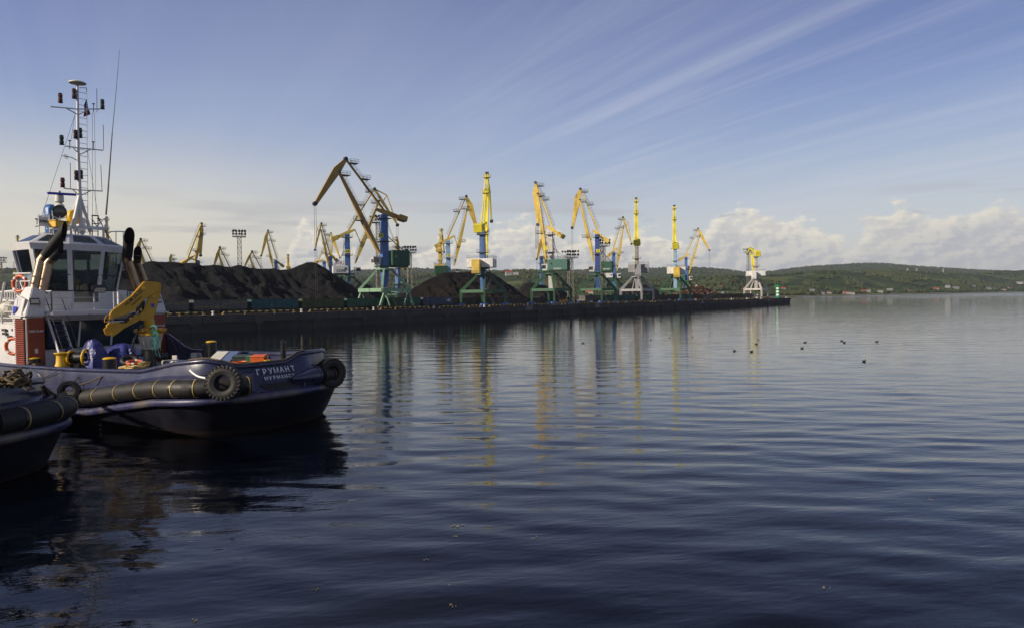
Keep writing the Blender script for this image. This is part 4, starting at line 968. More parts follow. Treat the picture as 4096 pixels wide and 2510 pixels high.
back('yellow jib with curved fly just right of the floodlight tower', 370, (1022, 1094), c5(1370, 625), c5(1395, 565), (972, 1078), (1050, 1084), bend=c5(1352, 618))
crane('yellow crane with hanging hook and blue mast above the heap saddle', 1106, Z=430, face=-1, alpha=.1, F_=c5(1625, 750), H=c5(1558, 432), P=c5(1570, 335), K=c5(1495, 612), T=c5(1672, 650), Lv=c5(1640, 655), Cw=c5(1728, 722), bend=c5(1532, 400),
      mast=(c5(1665, 790), c5(1665, 665)), ring=1105, house=rect(c5, 1670, 800, 1740, 840), rope=c5(1490, 750))
crane('slender end-on yellow crane standing alone right of the heap saddle', 1156, Z=480, end=True, face=1, alpha=1.57, F_=(2, 1090), H=(10, 1045), P=(11, 1020), K=(20, 1060), T=(0, 1062), Lv=(1, 1066), Cw=(-6, 1070), mast=((1156, 1095), (1156, 1072)), ring=1108, house=(1142, 1090, 1172, 1104), cm=m_yel, ch=m_yel)
crane('end-on yellow crane behind the wheelhouse roof of the tug', 436, Z=330, end=True, face=1, alpha=1.57, F_=(2, 1060), H=(9, 925), P=(10, 872), K=(16, 1010), T=(0, 985), Lv=(2, 975), Cw=(-6, 1000), mast=((436, 1085), (436, 990)), ring=1108, house=(410, 1050, 465, 1078), cm=m_yel, ch=m_yel2)
crane('end-on greenish yellow crane left of the tug wheelhouse', 78, Z=420, end=True, face=1, alpha=1.57, F_=(2, 1110), H=(9, 985), P=(10, 945), K=(16, 1040), T=(0, 1035), Lv=(2, 1030), Cw=(-6, 1045), mast=((78, 1140), (78, 1045)), ring=1150, house=(60, 1085, 98, 1110), cm=m_yel, ch=m_yel2)
# ---------------- floodlight towers
def tower(px, Z, ytop, label, w=2.2):
    B = W(px, 1185, Z); B.z = HQ; zt = W(px, ytop, Z).z-HQ
    e = empty('floodlight_tower', B, .4, label, 'light tower', 'lattice floodlight towers')
    mb = MB(); w2 = w*.75
    cs = [(-1, -1), (1, -1), (1, 1), (-1, 1)]
    for a, b in cs: mb.tube((a*w/2, b*w/2, 0), (a*w2/2, b*w2/2, zt), .13, n=4)
    N = int(zt/2.4)
    for k in range(N):
        z0, z1 = zt*k/N, zt*(k+1)/N; f0 = (w+(w2-w)*k/N)/2; f1 = (w+(w2-w)*(k+1)/N)/2
        for j in range(4):
            a, b = cs[j]; c, d = cs[(j+1) % 4]
            mb.tube((a*f0, b*f0, z0), (c*f1, d*f1, z1), .07, n=4); mb.tube((c*f0, d*f0, z0), (a*f1, b*f1, z1), .07, n=4); mb.tube((a*f1, b*f1, z1), (c*f1, d*f1, z1), .07, n=4)
    mb.build('lattice_mast', m_rail, e)
    mb = MB(); mb.box((0, 0, zt), (6, 3.6, .25))
    for z in (.6, 1.2, 2.8): mb.path([(-3, -1.8, zt+z), (3, -1.8, zt+z), (3, 1.8, zt+z), (-3, 1.8, zt+z)], .06, 4, True)
    for x in (-3, -1, 1, 3):
        for y in (-1.8, 1.8): mb.tube((x, y, zt), (x, y, zt+2.8), .06, n=4)
    mb.build('platform', m_rail, e)
    for x in (-2.6, -1.3, 0, 1.3, 2.6):
        for y, z in ((-1.9, 1.5), (-1.9, 3.0), (1.9, 3.0)):
            lm = MB(); lm.lathe((x, y, zt+z), (random.uniform(-.6, .6), -1 if y < 0 else 1, -.5), [(0, .2), (.2, .48), (.5, .55)], 8); lm.build('floodlight', m_drk, e)
tower(962, 330, 948, 'lattice floodlight tower rising behind the long coal heap')
tower(1640, 330, 1012, 'lattice floodlight tower right of the biggest crane')
tower(1517, 300, 892, 'lattice floodlight tower half hidden behind the blue mast numbered 54')
tower(2283, 300, 1032, 'lattice floodlight tower between cranes 21 and 23')
tower(2413, 330, 985, 'lattice floodlight tower behind the deep blue mast')
tower(2994, 520, 1012, 'lattice floodlight tower beside the crane at the pier end')
tower(4, 420, 1050, 'lattice floodlight tower at the left edge of the view')
# ---------------- beacon on the pier head
B = Q(pat(3112, 6), 6, HQ); e = empty('harbour_beacon', B, 0, 'green and white banded harbour beacon on the pier head', 'beacon'); zt = W(3112, 1150, B.y).z-HQ
mb = MB(); n_b = 6
for k in range(n_b):
    mb.cm = k % 2; mb.tube((0, 0, .6+k*(zt-.6)/n_b), (0, 0, .6+(k+1)*(zt-.6)/n_b), 1.05, n=16, caps=False)
mb.cm = 0; mb.lathe((0, 0, 0), (0, 0, 1), [(0, 1.7), (.6, 1.5), (.602, 1.06)], 16); mb.build('tower', [m_bgrn, m_letter], e)
mb = MB(); mb.lathe((0, 0, zt), (0, 0, 1), [(0, 1.0), (.3, 1.7), (.45, 1.7)], 16)
for z in (.9, 1.5): mb.path([(math.cos(g)*1.65, math.sin(g)*1.65, zt+.4+z-.4) for g in np.linspace(0, 2*PI, 13)[:-1]], .06, 4, True)
for g in np.linspace(0, 2*PI, 13)[:-1]: mb.tube((math.cos(g)*1.65, math.sin(g)*1.65, zt+.4), (math.cos(g)*1.65, math.sin(g)*1.65, zt+1.5), .05, n=4)
mb.tube((-1.5, 0, zt), (-1.5, 0, zt+3), .09); mb.build('gallery', m_bgrn, e)
mb = MB(); mb.lathe((0, 0, zt+.4), (0, 0, 1), [(0, .4), (1.2, .4), (1.5, .15)], 10); mb.build('lantern', m_bgrn, e)
mb = MB()
for s in (-.3, .3): mb.tube((-1.3, s, 0), (-1.3, s, zt+.3), .06, n=4)
for k in range(18): mb.tube((-1.3, -.3, .5+k*.5), (-1.3, .3, .5+k*.5), .05, n=4)
mb.build('ladder', m_bgrn, e)
# small clutter at the pier end
B = Q(pat(3030, 9), 9, HQ); e = empty('site_hut', B, QR, 'white and orange site hut under the pier-end crane', 'hut')
mb = MB(); mb.bx(-2.5, 2.5, -1.2, 1.2, .2, 2.6); mb.build('wall', m_wht, e); mb = MB(); mb.bx(-2.6, 2.6, -1.3, 1.3, 2.6, 2.8); mb.build('roof', m_orb, e); mb = MB(); mb.bx(-1.9, -1.1, -1.25, -1.21, .3, 2.3); mb.build('door', m_orb, e); mb = MB(); mb.bx(.2, 1.4, -1.25, -1.21, 1.2, 2.1); mb.build('window', m_glassd, e)
# yellow loader between crane 21's legs
B = Q(pat(2262, 10.5), 10.5, HQ); e = empty('loader', B, QR, 'small yellow loader working beside the teal-house crane', 'loader')
mb = MB(); mb.bx(-1.8, 1.0, -.8, .8, .7, 1.6); mb.bx(-1.9, -.9, -.7, .7, 1.6, 1.9); mb.build('body', m_yelp, e, bevel=.05)
mb = MB(); mb.bx(-.7, .6, -.65, .65, 1.6, 2.9); mb.build('cab', m_glassd, e, bevel=.08)
for x in (-1.2, 1.2):
    for y in (-.95, .95): mb = MB(); mb.tube((x, y-.25, .65), (x, y+.25, .65), .65, n=16); mb.build('wheel', m_drk, e)
mb = MB(); mb.beam((.8, 0, 1.5), (2.4, 0, .7), .25, .2, 1.0, (0, 1, 0)); mb.prism([(2.3, 0, .2), (3.2, 0, .2), (2.9, 0, 1.1), (2.3, 0, 1.1)], (0, 1, 0), 2.0); mb.build('bucket', m_yelp, e)
#TUG
# ================================================================== TUGS
TO = V((-12.07, 37.7, 0)); TR = math.radians(-30)
SX = V((math.cos(TR), math.sin(TR), 0)); SY = V((-SX.y, SX.x, 0))
def tl(px, py, x=None, y=None, z=None):        # tug coordinates of what is seen at a pixel on a plane of the tug
    d = ray(px, py); o = CP-TO; D_ = (d.dot(SX), d.dot(SY), d.z); O_ = (o.dot(SX), o.dot(SY), o.z)
    k, v = (0, x) if x is not None else (1, y) if y is not None else (2, z)
    s = (v-O_[k])/D_[k]; return V([O_[i]+D_[i]*s for i in range(3)])
def tz(px, py, Z): w_ = W(px, py, Z)-TO; return V((w_.dot(SX), w_.dot(SY), w_.z))
def t2w(v): return TO+SX*v[0]+SY*v[1]+ZU*v[2]
OUT = [(-28.9, -1.2), (-28.2, -2.6), (-26, -4.1), (-22, -4.8), (-14, -4.85), (-7, -4.85), (-3.6, -4.82), (-1.9, -4.58), (-.95, -3.95), (-.35, -2.9), (-.12, -1.3), (-.12, .4), (-.35, 1.8),
       (-.95, 3.1), (-2.1, 4.15), (-4, 4.72), (-7, 4.85), (-14, 4.85), (-22, 4.8), (-26, 4.1), (-28.2, 2.6), (-28.9, 1.2), (-29.1, 0)]
OC = [V((a, b, 0)) for a, b in OUT]
OC = catmull(OC, 9, True); NO = len(OC)
ON = []
for i in range(NO):
    d = (OC[(i+1) % NO]-OC[i-1]).normalized(); ON.append(V((d.y, -d.x, 0)))
if sum(ON[i].dot(OC[i]-V((-14, 0, 0))) for i in range(NO)) < 0: ON = [-n for n in ON]
def off(i, o): return OC[i % NO]+ON[i % NO]*o
def zlow(x): return float(np.interp(x, [-30, -22, -16, -13.4, -10, -7, -4, -1, 1], [.9, .55, .45, .55, .86, 1.35, 1.8, 1.98, 2.0]))
def zf(x): return zlow(x)+float(np.interp(x, [-14, -4, 1], [.92, .72, .66]))
def zdk(x): return float(np.interp(x, [-30, -20, -10, -4, 0], [1.9, 1.85, 2.0, 2.55, 2.75]))
def zrail(p):
    x, y = p.x, p.y
    z = float(np.interp(x, [-30, -25.5, -23.2, -20, -13, -8.5, -6.3, -3.6, -1.6, 0], [4.6, 4.3, 2.98, 2.95, 3.0, 3.12, 3.2, 3.70, 3.90, 3.95]))
    if y > 3: z = float(np.interp(x, [-30, -18.6, -16.3, -11, -6.5, -3.6, -1.6, 0], [4.5, 4.4, 3.32, 3.32, 3.38, 3.6, 3.80, 3.95]))
    if x > -3: z -= .40*max(0., min(1., (2.45-abs(y+1.95))/1.1))
    return z
def make_hull(root):
    lv = [(lambda i: -1.2, lambda x: -1.6 if x > -4 else -1.0), (lambda i: 0., lambda x: float(np.interp(x, [-30, -8, -2, 0], [-.2, .25, -.15, -.35]))),
          (lambda i: .35, lambda x: float(np.interp(x, [-30, -8, -2, 0], [0, .4, .1, -.1]))), (lambda i: zlow(OC[i].x)-.15, lambda x: .72)]
    mb = MB()
    vs = [off(i, o(OC[i].x))+ZU*z(i) for z, o in lv for i in range(NO)]
    mb.add(vs, [(k*NO+i, k*NO+(i+1) % NO, (k+1)*NO+(i+1) % NO, (k+1)*NO+i) for k in range(3) for i in range(NO)])
    mb.mi = [1]*NO+[1]*NO+[0]*NO
    mb.build('hull', [m_hullblk, m_boot], root, smooth=True)
    # shelf above the strake, ledge and bulwark in purple blue
    def gap(i): return max(0., min(1., (2.1-abs(OC[i].y+.75))/.5)) if OC[i].x > -2 else 0.
    def pf(o, z):
        def oo(i):
            g = gap(i); zz = z(i); zr_, zl = zrail(OC[i]), zlow(OC[i].x)+.2
            return o if (o < -.0 or zz <= zl+.01) else o*(1-g)+g*(.74*(zr_-min(zz, zr_))/(zr_-zl))
        def zz_(i):
            g = gap(i); zz = z(i); zr_ = zrail(OC[i])
            return zz if g == 0 or o < 0 else min(zz, zr_-.02*o) if zz < zr_ else zz
        return oo, zz_
    prof = [(.72, lambda i: zlow(OC[i].x)-.15), (.78, lambda i: zlow(OC[i].x)+.2), (.42, lambda i: zlow(OC[i].x)+.32), (.36, lambda i: zf(OC[i].x)+.48), (.12, lambda i: zf(OC[i].x)+.60),
            (.08, lambda i: zrail(OC[i])-.3), (-.02, lambda i: zrail(OC[i])), (-.10, lambda i: zrail(OC[i])), (-.16, lambda i: zdk(OC[i].x)-.1)]
    mb = MB(); K = len(prof)
    mb.add([off(i, o(i))+ZU*z(i) for o, z in [pf(*q) for q in prof] for i in range(NO)], [(k*NO+i, k*NO+(i+1) % NO, (k+1)*NO+(i+1) % NO, (k+1)*NO+i) for k in range(K-1) for i in range(NO)])
    mb.build('bulwark', m_hull, root, smooth=True)
    mb = MB(); mb.path([off(i, -.04)+ZU*(zrail(OC[i])+.02) for i in range(NO)], .13, 10, True); mb.build('rail_cap', m_hull, root, smooth=True)
    mb = MB(); mb.path([off(i, .80)+ZU*zlow(OC[i].x) for i in range(NO)], .21, 10, True)
    mb.build('rubbing_strake', m_strake, root, smooth=True)
    mb = MB(); mb.add([off(i, -.14)+ZU*zdk(OC[i].x) for i in range(NO)], [tuple(range(NO))]); mb.build('deck', m_deck, root)
    for i in range(0, NO, 5):   # bulwark stays inside
        a = off(i, -.12); d = (OC[(i+1) % NO]-OC[i-1]).normalized(); zr_, zd = zrail(OC[i]), zdk(OC[i].x)
        MB().prism([a+ZU*(zr_-.1), a+ZU*zd, off(i, -.6)+ZU*zd, off(i, -.2)+ZU*(zr_-.1)], d, .03).build('bulwark_stay', m_hgrey, root)
    # heavy cylindrical fenders in lengths with strap gaps
    idx = [i for i in range(NO)]
    def run(test, name='fender'):
        ii = [i for i in idx if test(OC[i])]
        # rotate so the run is contiguous
        for s in range(len(ii)):
            if (ii[s]-ii[s-1]) % NO != 1: ii = ii[s:]+ii[:s]; break
        pts = [off(i, .82)+ZU*zf(OC[i].x) for i in ii]
        mb = MB(); mb.path(pts, .44, 14); fo = mb.build(name, m_rub, root, smooth=True)
        acc = 0; lim = 1.; st = MB(); gp = MB()
        for a, b in zip(pts[:-1], pts[1:]):
            acc += (b-a).length
            if acc > lim:
                acc = 0; lim = random.uniform(.85, 1.5); d = (b-a).normalized(); MB().tube(a-d*.06, a+d*.06, .455, n=20).build('groove', m_blkp, fo, smooth=True); MB().tube(a+d*.062, a+d*.11, .462, n=20).build('strap', m_strap, fo, smooth=True)
        return pts
    p1_ = run(lambda p: p.y < 0 and p.x > -13.9 and (p.y < -3.0))
    p2_ = run(lambda p: p.y > 1.1 and p.x > -14)
    # painted fairing ahead of the second fender
    pts = [off(i, .66)+ZU*(zf(OC[i].x)+.05) for i in range(NO) if OC[i].x > -1 and -.9 < OC[i].y < 1.2]
    pts.sort(key=lambda p: p.y); N = len(pts)
    mb = MB(); mb.path(pts, [.10+.36*min(1, (k/(N-1))**.6*1.05) for k in range(N)], 14); mb.build('fender_fairing', m_hull, root, smooth=True)
    mb = MB(); e_ = p2_[0] if p2_[0].x > p2_[-1].x else p2_[-1]; mb.tube(pts[-1]-V((0, .05, 0)), pts[-1]+V((0, .06, 0)), .50, n=18); mb.build('end_flange', m_hull, root, smooth=True)
    return p1_
m_hgrey = mat('inner_bulwark_grey', (.20, .22, .27), .6, var=.1, dirt=(.09, .07, .05), damt=.3)
m_strake = mat('worn_strake', (.035, .038, .10), .40, var=.3, scale=1.2, bump=.006, dirt=(.16, .13, .085), damt=.75, dscale=.5)
tug = empty('tugboat', TO, TR, 'purple-blue tug with white wheelhouse, tall mast and yellow deck crane', 'tugboat')
f1 = make_hull(tug)
# ---- lettering on the stern
def on_stern(y, z):   # a place on the stern shell, its tangent and normal
    i = min(range(NO), key=lambda k: abs(OC[k].y-y)+(10 if OC[k].x < -3 else 0)); d = (OC[(i+1) % NO]-OC[i-1]).normalized()
    if d.y < 0: d = -d
    # interpolate
    j = i+1 if (OC[(i+1) % NO].y-OC[i].y)*(y-OC[i].y) > 0 else i-1
    a, b = OC[i], OC[j % NO]; f_ = (y-a.y)/(b.y-a.y) if abs(b.y-a.y) > 1e-6 else 0
    return a.lerp(b, f_), d, V((d.y, -d.x, 0))
def curved_text(body, y0, dy, z, size, m):
    nm = None; mbs = []
    for k, ch in enumerate(body):
        y = y0+dy*k; p_, d, n_ = on_stern(y, z); zr_ = zrail(p_); zl = 2.18; offs = .74*(zr_-z)/(zr_-zl)+.085; up_ = (ZU*(zr_-zl)-n_*.74).normalized()
        o = text(ch, size, m, tug, p_+n_*offs+ZU*z, d, up_, ext=.006, sx=.95, name='name_lettering')
        mbs.append(o)
    me = bpy.data.meshes.new('name_lettering'); bm = bmesh.new()
    for o in mbs: bm.from_mesh(o.data)
    bm.to_mesh(me); bm.free(); me.materials.append(m)
    for o in mbs: bpy.data.objects.remove(o)
    o = bpy.data.objects.new('name_lettering', me); COL.objects.link(o); o.parent = tug
curved_text('ГРУМАНТ', -2.42, .35, 3.21, .43, m_letter)
curved_text('МУРМАНСК', -2.10, .24, 2.86, .28, m_letter)
# non-slip patch, boarding step and its post on the stern plating
def plate_pt(y, z, lift=.03):
    p_, d, n_ = on_stern(y, z); zr_ = zrail(p_); zl = 2.18; return p_+n_*(.74*(zr_-z)/(zr_-zl)+lift)+ZU*z
mb = MB(); N_ = 10; rows = [[plate_pt(-2.5+k*.2+(2.62-z)*.9, z) for k in range(N_)] for z in (2.62, 2.45, 2.28)]
for r_ in range(2): mb.add(rows[r_]+rows[r_+1], [(k, k+1, N_+k+1, N_+k) for k in range(N_-1)])
mb.build('nonslip_patch', mat('nonslip_brown', (.03, .026, .024), .9), tug)
mb = MB(); mb.path([plate_pt(-2.6+k*.25, 2.24, .05) for k in range(9)], .022, 5); mb.tube(plate_pt(.02, 2.24, .08), plate_pt(.02, 2.72, .30), .06, n=10); mb.add([plate_pt(.0, 2.72, .3), plate_pt(.0, 2.3, .06), plate_pt(-.75, 2.7, .04)], [(0, 1, 2)]); mb.build('boarding_step', m_hull, tug)
# ---- deckhouse
def bxp(name, x0, x1, y0, y1, z0, z1, m, parent=tug, bevel=.04): mb = MB(); mb.bx(x0, x1, y0, y1, z0, z1); return mb.build(name, m, parent, bevel=bevel)
dh = bxp('deckhouse', -27, -19.8, -3.3, 3.4, 1.8, 6.05, m_wpaint)
mb = MB(); mb.hexa([(-19.8, -3.2, 3.9), (-19.55, -3.2, 3.9), (-19.55, 3.3, 3.9), (-19.8, 3.3, 3.9), (-19.8, -3.2, 5.75), (-19.2, -3.2, 5.75), (-19.2, 3.3, 5.75), (-19.8, 3.3, 5.75)]); mb.build('dark_window_band', m_glassd, dh)
mb = MB()
for y in (-1.2, 1.0): mb.beam((-19.5, y, 3.95), (-19.16, y, 5.7), .1, .1, .08, (1, 0, 0))
mb.build('window_post', m_wpaint, dh)
wing = bxp('side_deckhouse', -27.5, -20.78, -4.35, -3.3, 1.8, 5.6, m_wpaint); bxp('side_deckhouse', -27.5, -20.78, 3.4, 4.35, 1.8, 5.6, m_wpaint)
mb = MB(); mb.bx(-27.5, -18.3, -3.4, 3.45, 6.12, 6.42); mb.hexa([(-19.6, -3.2, 5.75), (-18.9, -3.2, 5.75), (-18.9, 3.3, 5.75), (-19.6, 3.3, 5.75), (-19.6, -3.3, 6.11), (-18.35, -3.3, 6.11), (-18.35, 3.4, 6.11), (-19.6, 3.4, 6.11)])
bd = mb.build('bridge_deck', m_wpaint, tug, bevel=.05)
# details on the aft wall
for a_, b_ in ((-2.6, -1.7), (.6, 1.3)): MB().bx(-19.78, -19.72, a_, b_, 2.2, 3.7).build('door', m_wpaint, dh, bevel=.04)
mb = MB(); mb.bx(-18.9, -18.8, .3, 1.6, 5.55, 5.63); mb.build('tube_light', m_wpaint, bd)
# ---- wheelhouse: eight-sided, leaning windows
zt_, zb_, zs = 10.95, 7.05, 7.75
cx = -22.45
def octo(k, z, xo=2.1, xc=1.25, yo=3.15, yc=1.15, cx=cx): # half sizes
    P_ = [(xo, -yc), (xo, yc), (xc, yo), (-xc, yo), (-xo, yc), (-xo, -yc), (-xc, -yo), (xc, -yo)]
    return [V((cx+a*k, b*k, z)) for a, b in P_]
mb = MB(); lo, hi, up_ = octo(.82, 6.42), octo(.84, zs), octo(1, zt_-.42); mb.add(lo+hi, [(i, (i+1) % 8, 8+(i+1) % 8, 8+i) for i in range(8)]+[tuple(range(8, 16))]); wh = mb.build('wheelhouse', m_wpaint, tug)
mb = MB()                                        # corner posts and header
for i in range(8):
    a, b = hi[i], up_[i]; r_ = V((a.x-cx, a.y, 0)).normalized()
    mb.beam(a-r_*.05, b-r_*.05, .30, .30, .12, r_)
t1_, t2_ = octo(1.0, zt_-.42), octo(1.035, zt_)
mb.add(t1_+t2_, [(i, (i+1) % 8, 8+(i+1) % 8, 8+i) for i in range(8)])
t3_ = octo(.94, zt_-.42); mb.add(t1_+t3_, [(i, (i+1) % 8, 8+(i+1) % 8, 8+i) for i in range(8)])
for i in (7, 0, 1, 2): pass
mb.build('window_frame', m_wpaint, wh)
for i in range(8):
    j = (i+1) % 8; mb = MB(); q_ = .975
    a, b, c, d = [V((cx+(v.x-cx)*q_, v.y*q_, v.z)) for v in (hi[i], hi[j], up_[j], up_[i])]
    mb.add([a, b, c, d], [(0, 1, 2, 3)]); mb.build('window', m_glass, wh)
# the middle aft window runs down below the sill
mb = MB(); mb.bx(cx+2.1*.83+.03, cx+2.1*.83+.07, -.85, .85, 6.95, zs+.02); mb.build('window', m_glassd, wh)
mb = MB(); a, b = octo(.91, 9.0)[0:2]
for i in (7, 0, 1): a, b = octo(.90, 8.85)[i], octo(.90, 8.85)[(i+1) % 8]; mb.tube(a, b, .035, n=6)
mb.build('window_bar', m_blkp, wh)
# roof with slanted skylights
r0, r1 = octo(1.035, zt_), octo(.62, zt_+.75)
mb = MB(); mb.add(r0+r1, [(i, (i+1) % 8, 8+(i+1) % 8, 8+i) for i in range(8)]+[tuple(range(8, 16))]); rf = mb.build('roof', m_wpaint, wh)
mb = MB()
for i in range(8):
    a, b, c, d = r0[i], r0[(i+1) % 8], r1[(i+1) % 8], r1[i]
    q = [a*.78*.8+b*.22*.8+(d*.78+c*.22)*.2, a*.22*.8+b*.78*.8+(d*.22+c*.78)*.2, a*.25*.2+b*.75*.2+(d*.25+c*.75)*.8, a*.75*.2+b*.25*.2+(d*.75+c*.25)*.8]
    a, b, c, d = r0[i], r0[(i+1) % 8], r1[(i+1) % 8], r1[i]
    def bl(u, v): return a.lerp(b, u).lerp(d.lerp(c, u), v)
    n_ = (b-a).cross(d-a).normalized(); n_ = n_ if n_.z > 0 else -n_
    mb.add([bl(.12, .2)+n_*.02, bl(.88, .2)+n_*.02, bl(.85, .85)+n_*.02, bl(.15, .85)+n_*.02], [(0, 1, 2, 3)])
mb.build('skylight', m_glassd, rf)
# inside: console, chair, person
mb = MB(); mb.bx(-24.6, -23.0, -1.2, 1.2, 6.5, 7.9); mb.bx(-22.6, -22.1, .5, 1.5, 6.5, 8.0); mb.bx(-22.9, -22.3, .2, .8, 8.2, 9.2); mb.bx(-22.5, -22.2, .15, .85, 7.8, 8.3); mb.tube((-21.9, .9, 9), (-21.9, .9, 10.6), .1); mb.bx(-24.5, -23.2, -1.8, 1.8, 10.1, 10.5); mb.build('console', m_drk, wh)
mb = MB(); mb.bx(-22.2, -21.9, -.1, .3, 7.8, 8.6); mb.build('chart_binder', m_yelp, wh)
def person(loc, rz, s=1.2):
    me = bpy.data.meshes.new('person'); bm = bmesh.new()
    J = {'pel': (0, 0, .55, .17), 'che': (0, .03, 1.0, .20), 'shL': (-.19, .02, 1.10, .10), 'shR': (.19, .02, 1.10, .10), 'nk': (0, .03, 1.17, .075), 'hd': (0, .06, 1.32, .105), 'hd2': (0, .05, 1.42, .095),
         'elL': (-.27, .12, .86, .065), 'elR': (.27, .12, .86, .065), 'haL': (-.16, .36, .84, .045), 'haR': (.16, .36, .84, .045), 'knL': (-.12, .42, .56, .09), 'knR': (.12, .42, .56, .09), 'ftL': (-.12, .44, .08, .06), 'ftR': (.12, .44, .08, .06), 'toL': (-.12, .6, .05, .05), 'toR': (.12, .6, .05, .05)}
    E_ = [('pel', 'che'), ('che', 'shL'), ('che', 'shR'), ('che', 'nk'), ('nk', 'hd'), ('hd', 'hd2'), ('shL', 'elL'), ('shR', 'elR'), ('elL', 'haL'), ('elR', 'haR'), ('pel', 'knL'), ('pel', 'knR'), ('knL', 'ftL'), ('knR', 'ftR'), ('ftL', 'toL'), ('ftR', 'toR')]
    lay = bm.verts.layers.skin.verify()
    vs = {k: bm.verts.new([c*s for c in v[:3]]) for k, v in J.items()}
    for a, b in E_: bm.edges.new((vs[a], vs[b]))
    for k, v in J.items(): vs[k][lay].radius = (v[3]*s, v[3]*s)
    vs['pel'][lay].use_root = True
    bm.to_mesh(me); bm.free(); o = bpy.data.objects.new('person', me); COL.objects.link(o)
    o.modifiers.new('s', 'SKIN'); o.modifiers.new('u', 'SUBSURF').levels = 1; o.modifiers['u'].render_levels = 1
    me.materials.append(m_cloth); o.location = loc; o.rotation_euler = (0, 0, rz)
    hb = MB(); hb.lathe((0, .03*s, 1.20*s), (0, .1, 1), [(0, .12*s), (.1*s, .15*s), (.2*s, .145*s), (.28*s, .09*s)], 14); h_ = hb.build('hood', m_cloth, o, smooth=True)
    fb = MB(); fb.lathe((0, .10*s, 1.25*s), (0, .1, 1), [(0, .04*s), (.06*s, .085*s), (.14*s, .09*s), (.2*s, .06*s)], 12); fb.build('face', m_skin, o, smooth=True)
    return o
p = tl(268, 1060, x=-22.0); ps = person(t2w(V((-22.6, -1.45, 7.35))), TR-.9, 1.25)
tag(ps, 'hooded person sitting inside the tug wheelhouse behind the glass', 'person')
mb = MB(); mb.bx(-23, -22.2, -1.85, -1.05, 6.5, 7.95); mb.bx(-23.1, -22.9, -1.8, -1.1, 7.9, 8.7); mb.build('seat', m_drk, wh)
# ---- rails on the bridge deck
def rails(name, pts, z0, hs, m=m_wpaint, r=.034, posts=None, parent=tug, top=None):
    mb = MB()
    for hh in hs: mb.path([V((a, b, z0+hh)) for a, b in pts], r, 6)
    for a, b in zip(pts[:-1], pts[1:]):
        L = math.hypot(b[0]-a[0], b[1]-a[1]); k = max(1, round(L/1.35))
        for j in range(k+1): x, y = a[0]+(b[0]-a[0])*j/k, a[1]+(b[1]-a[1])*j/k; mb.tube((x, y, z0), (x, y, z0+hs[-1]), r*1.5, n=6)
    return mb.build(name, m, parent)
rails('railing', [(-26.5, -3.3), (-18.45, -3.3), (-18.45, 3.35), (-26.5, 3.35)], 6.42, (.4, .85, 1.28))
rails('railing', [(-27, -4.3), (-21.2, -4.3)], 5.6, (.4, .8, 1.2))
mb = MB(); mb.path([V((-18.45, -3.3, 7.72)), V((-18.45, 3.35, 7.72))], .045, 6); mb.build('handrail', m_blkp, bd)
mb = MB(); mb.bx(-18.5, -18.35, .95, 1.55, 6.75, 7.75); mb.build('switch_box', m_wpaint, bd); mb = MB(); mb.tube((-18.28, 1.25, 7.0), (-18.28, 1.25, 7.5), .1); mb.build('handset', m_wbin, bd)
mb = MB(); mb.box((-18.2, -.45, 7.85), (.3, .85, .45), (V((.8, 0, -.6)), V((0, 1, 0)), V((.6, 0, .8)))); fl = mb.build('floodlight', m_blkp, bd)
mb = MB(); mb.box((-18.04, -.45, 7.76), (.02, .7, .34), (V((.8, 0, -.6)), V((0, 1, 0)), V((.6, 0, .8)))); mb.build('lens', m_wbin, fl)
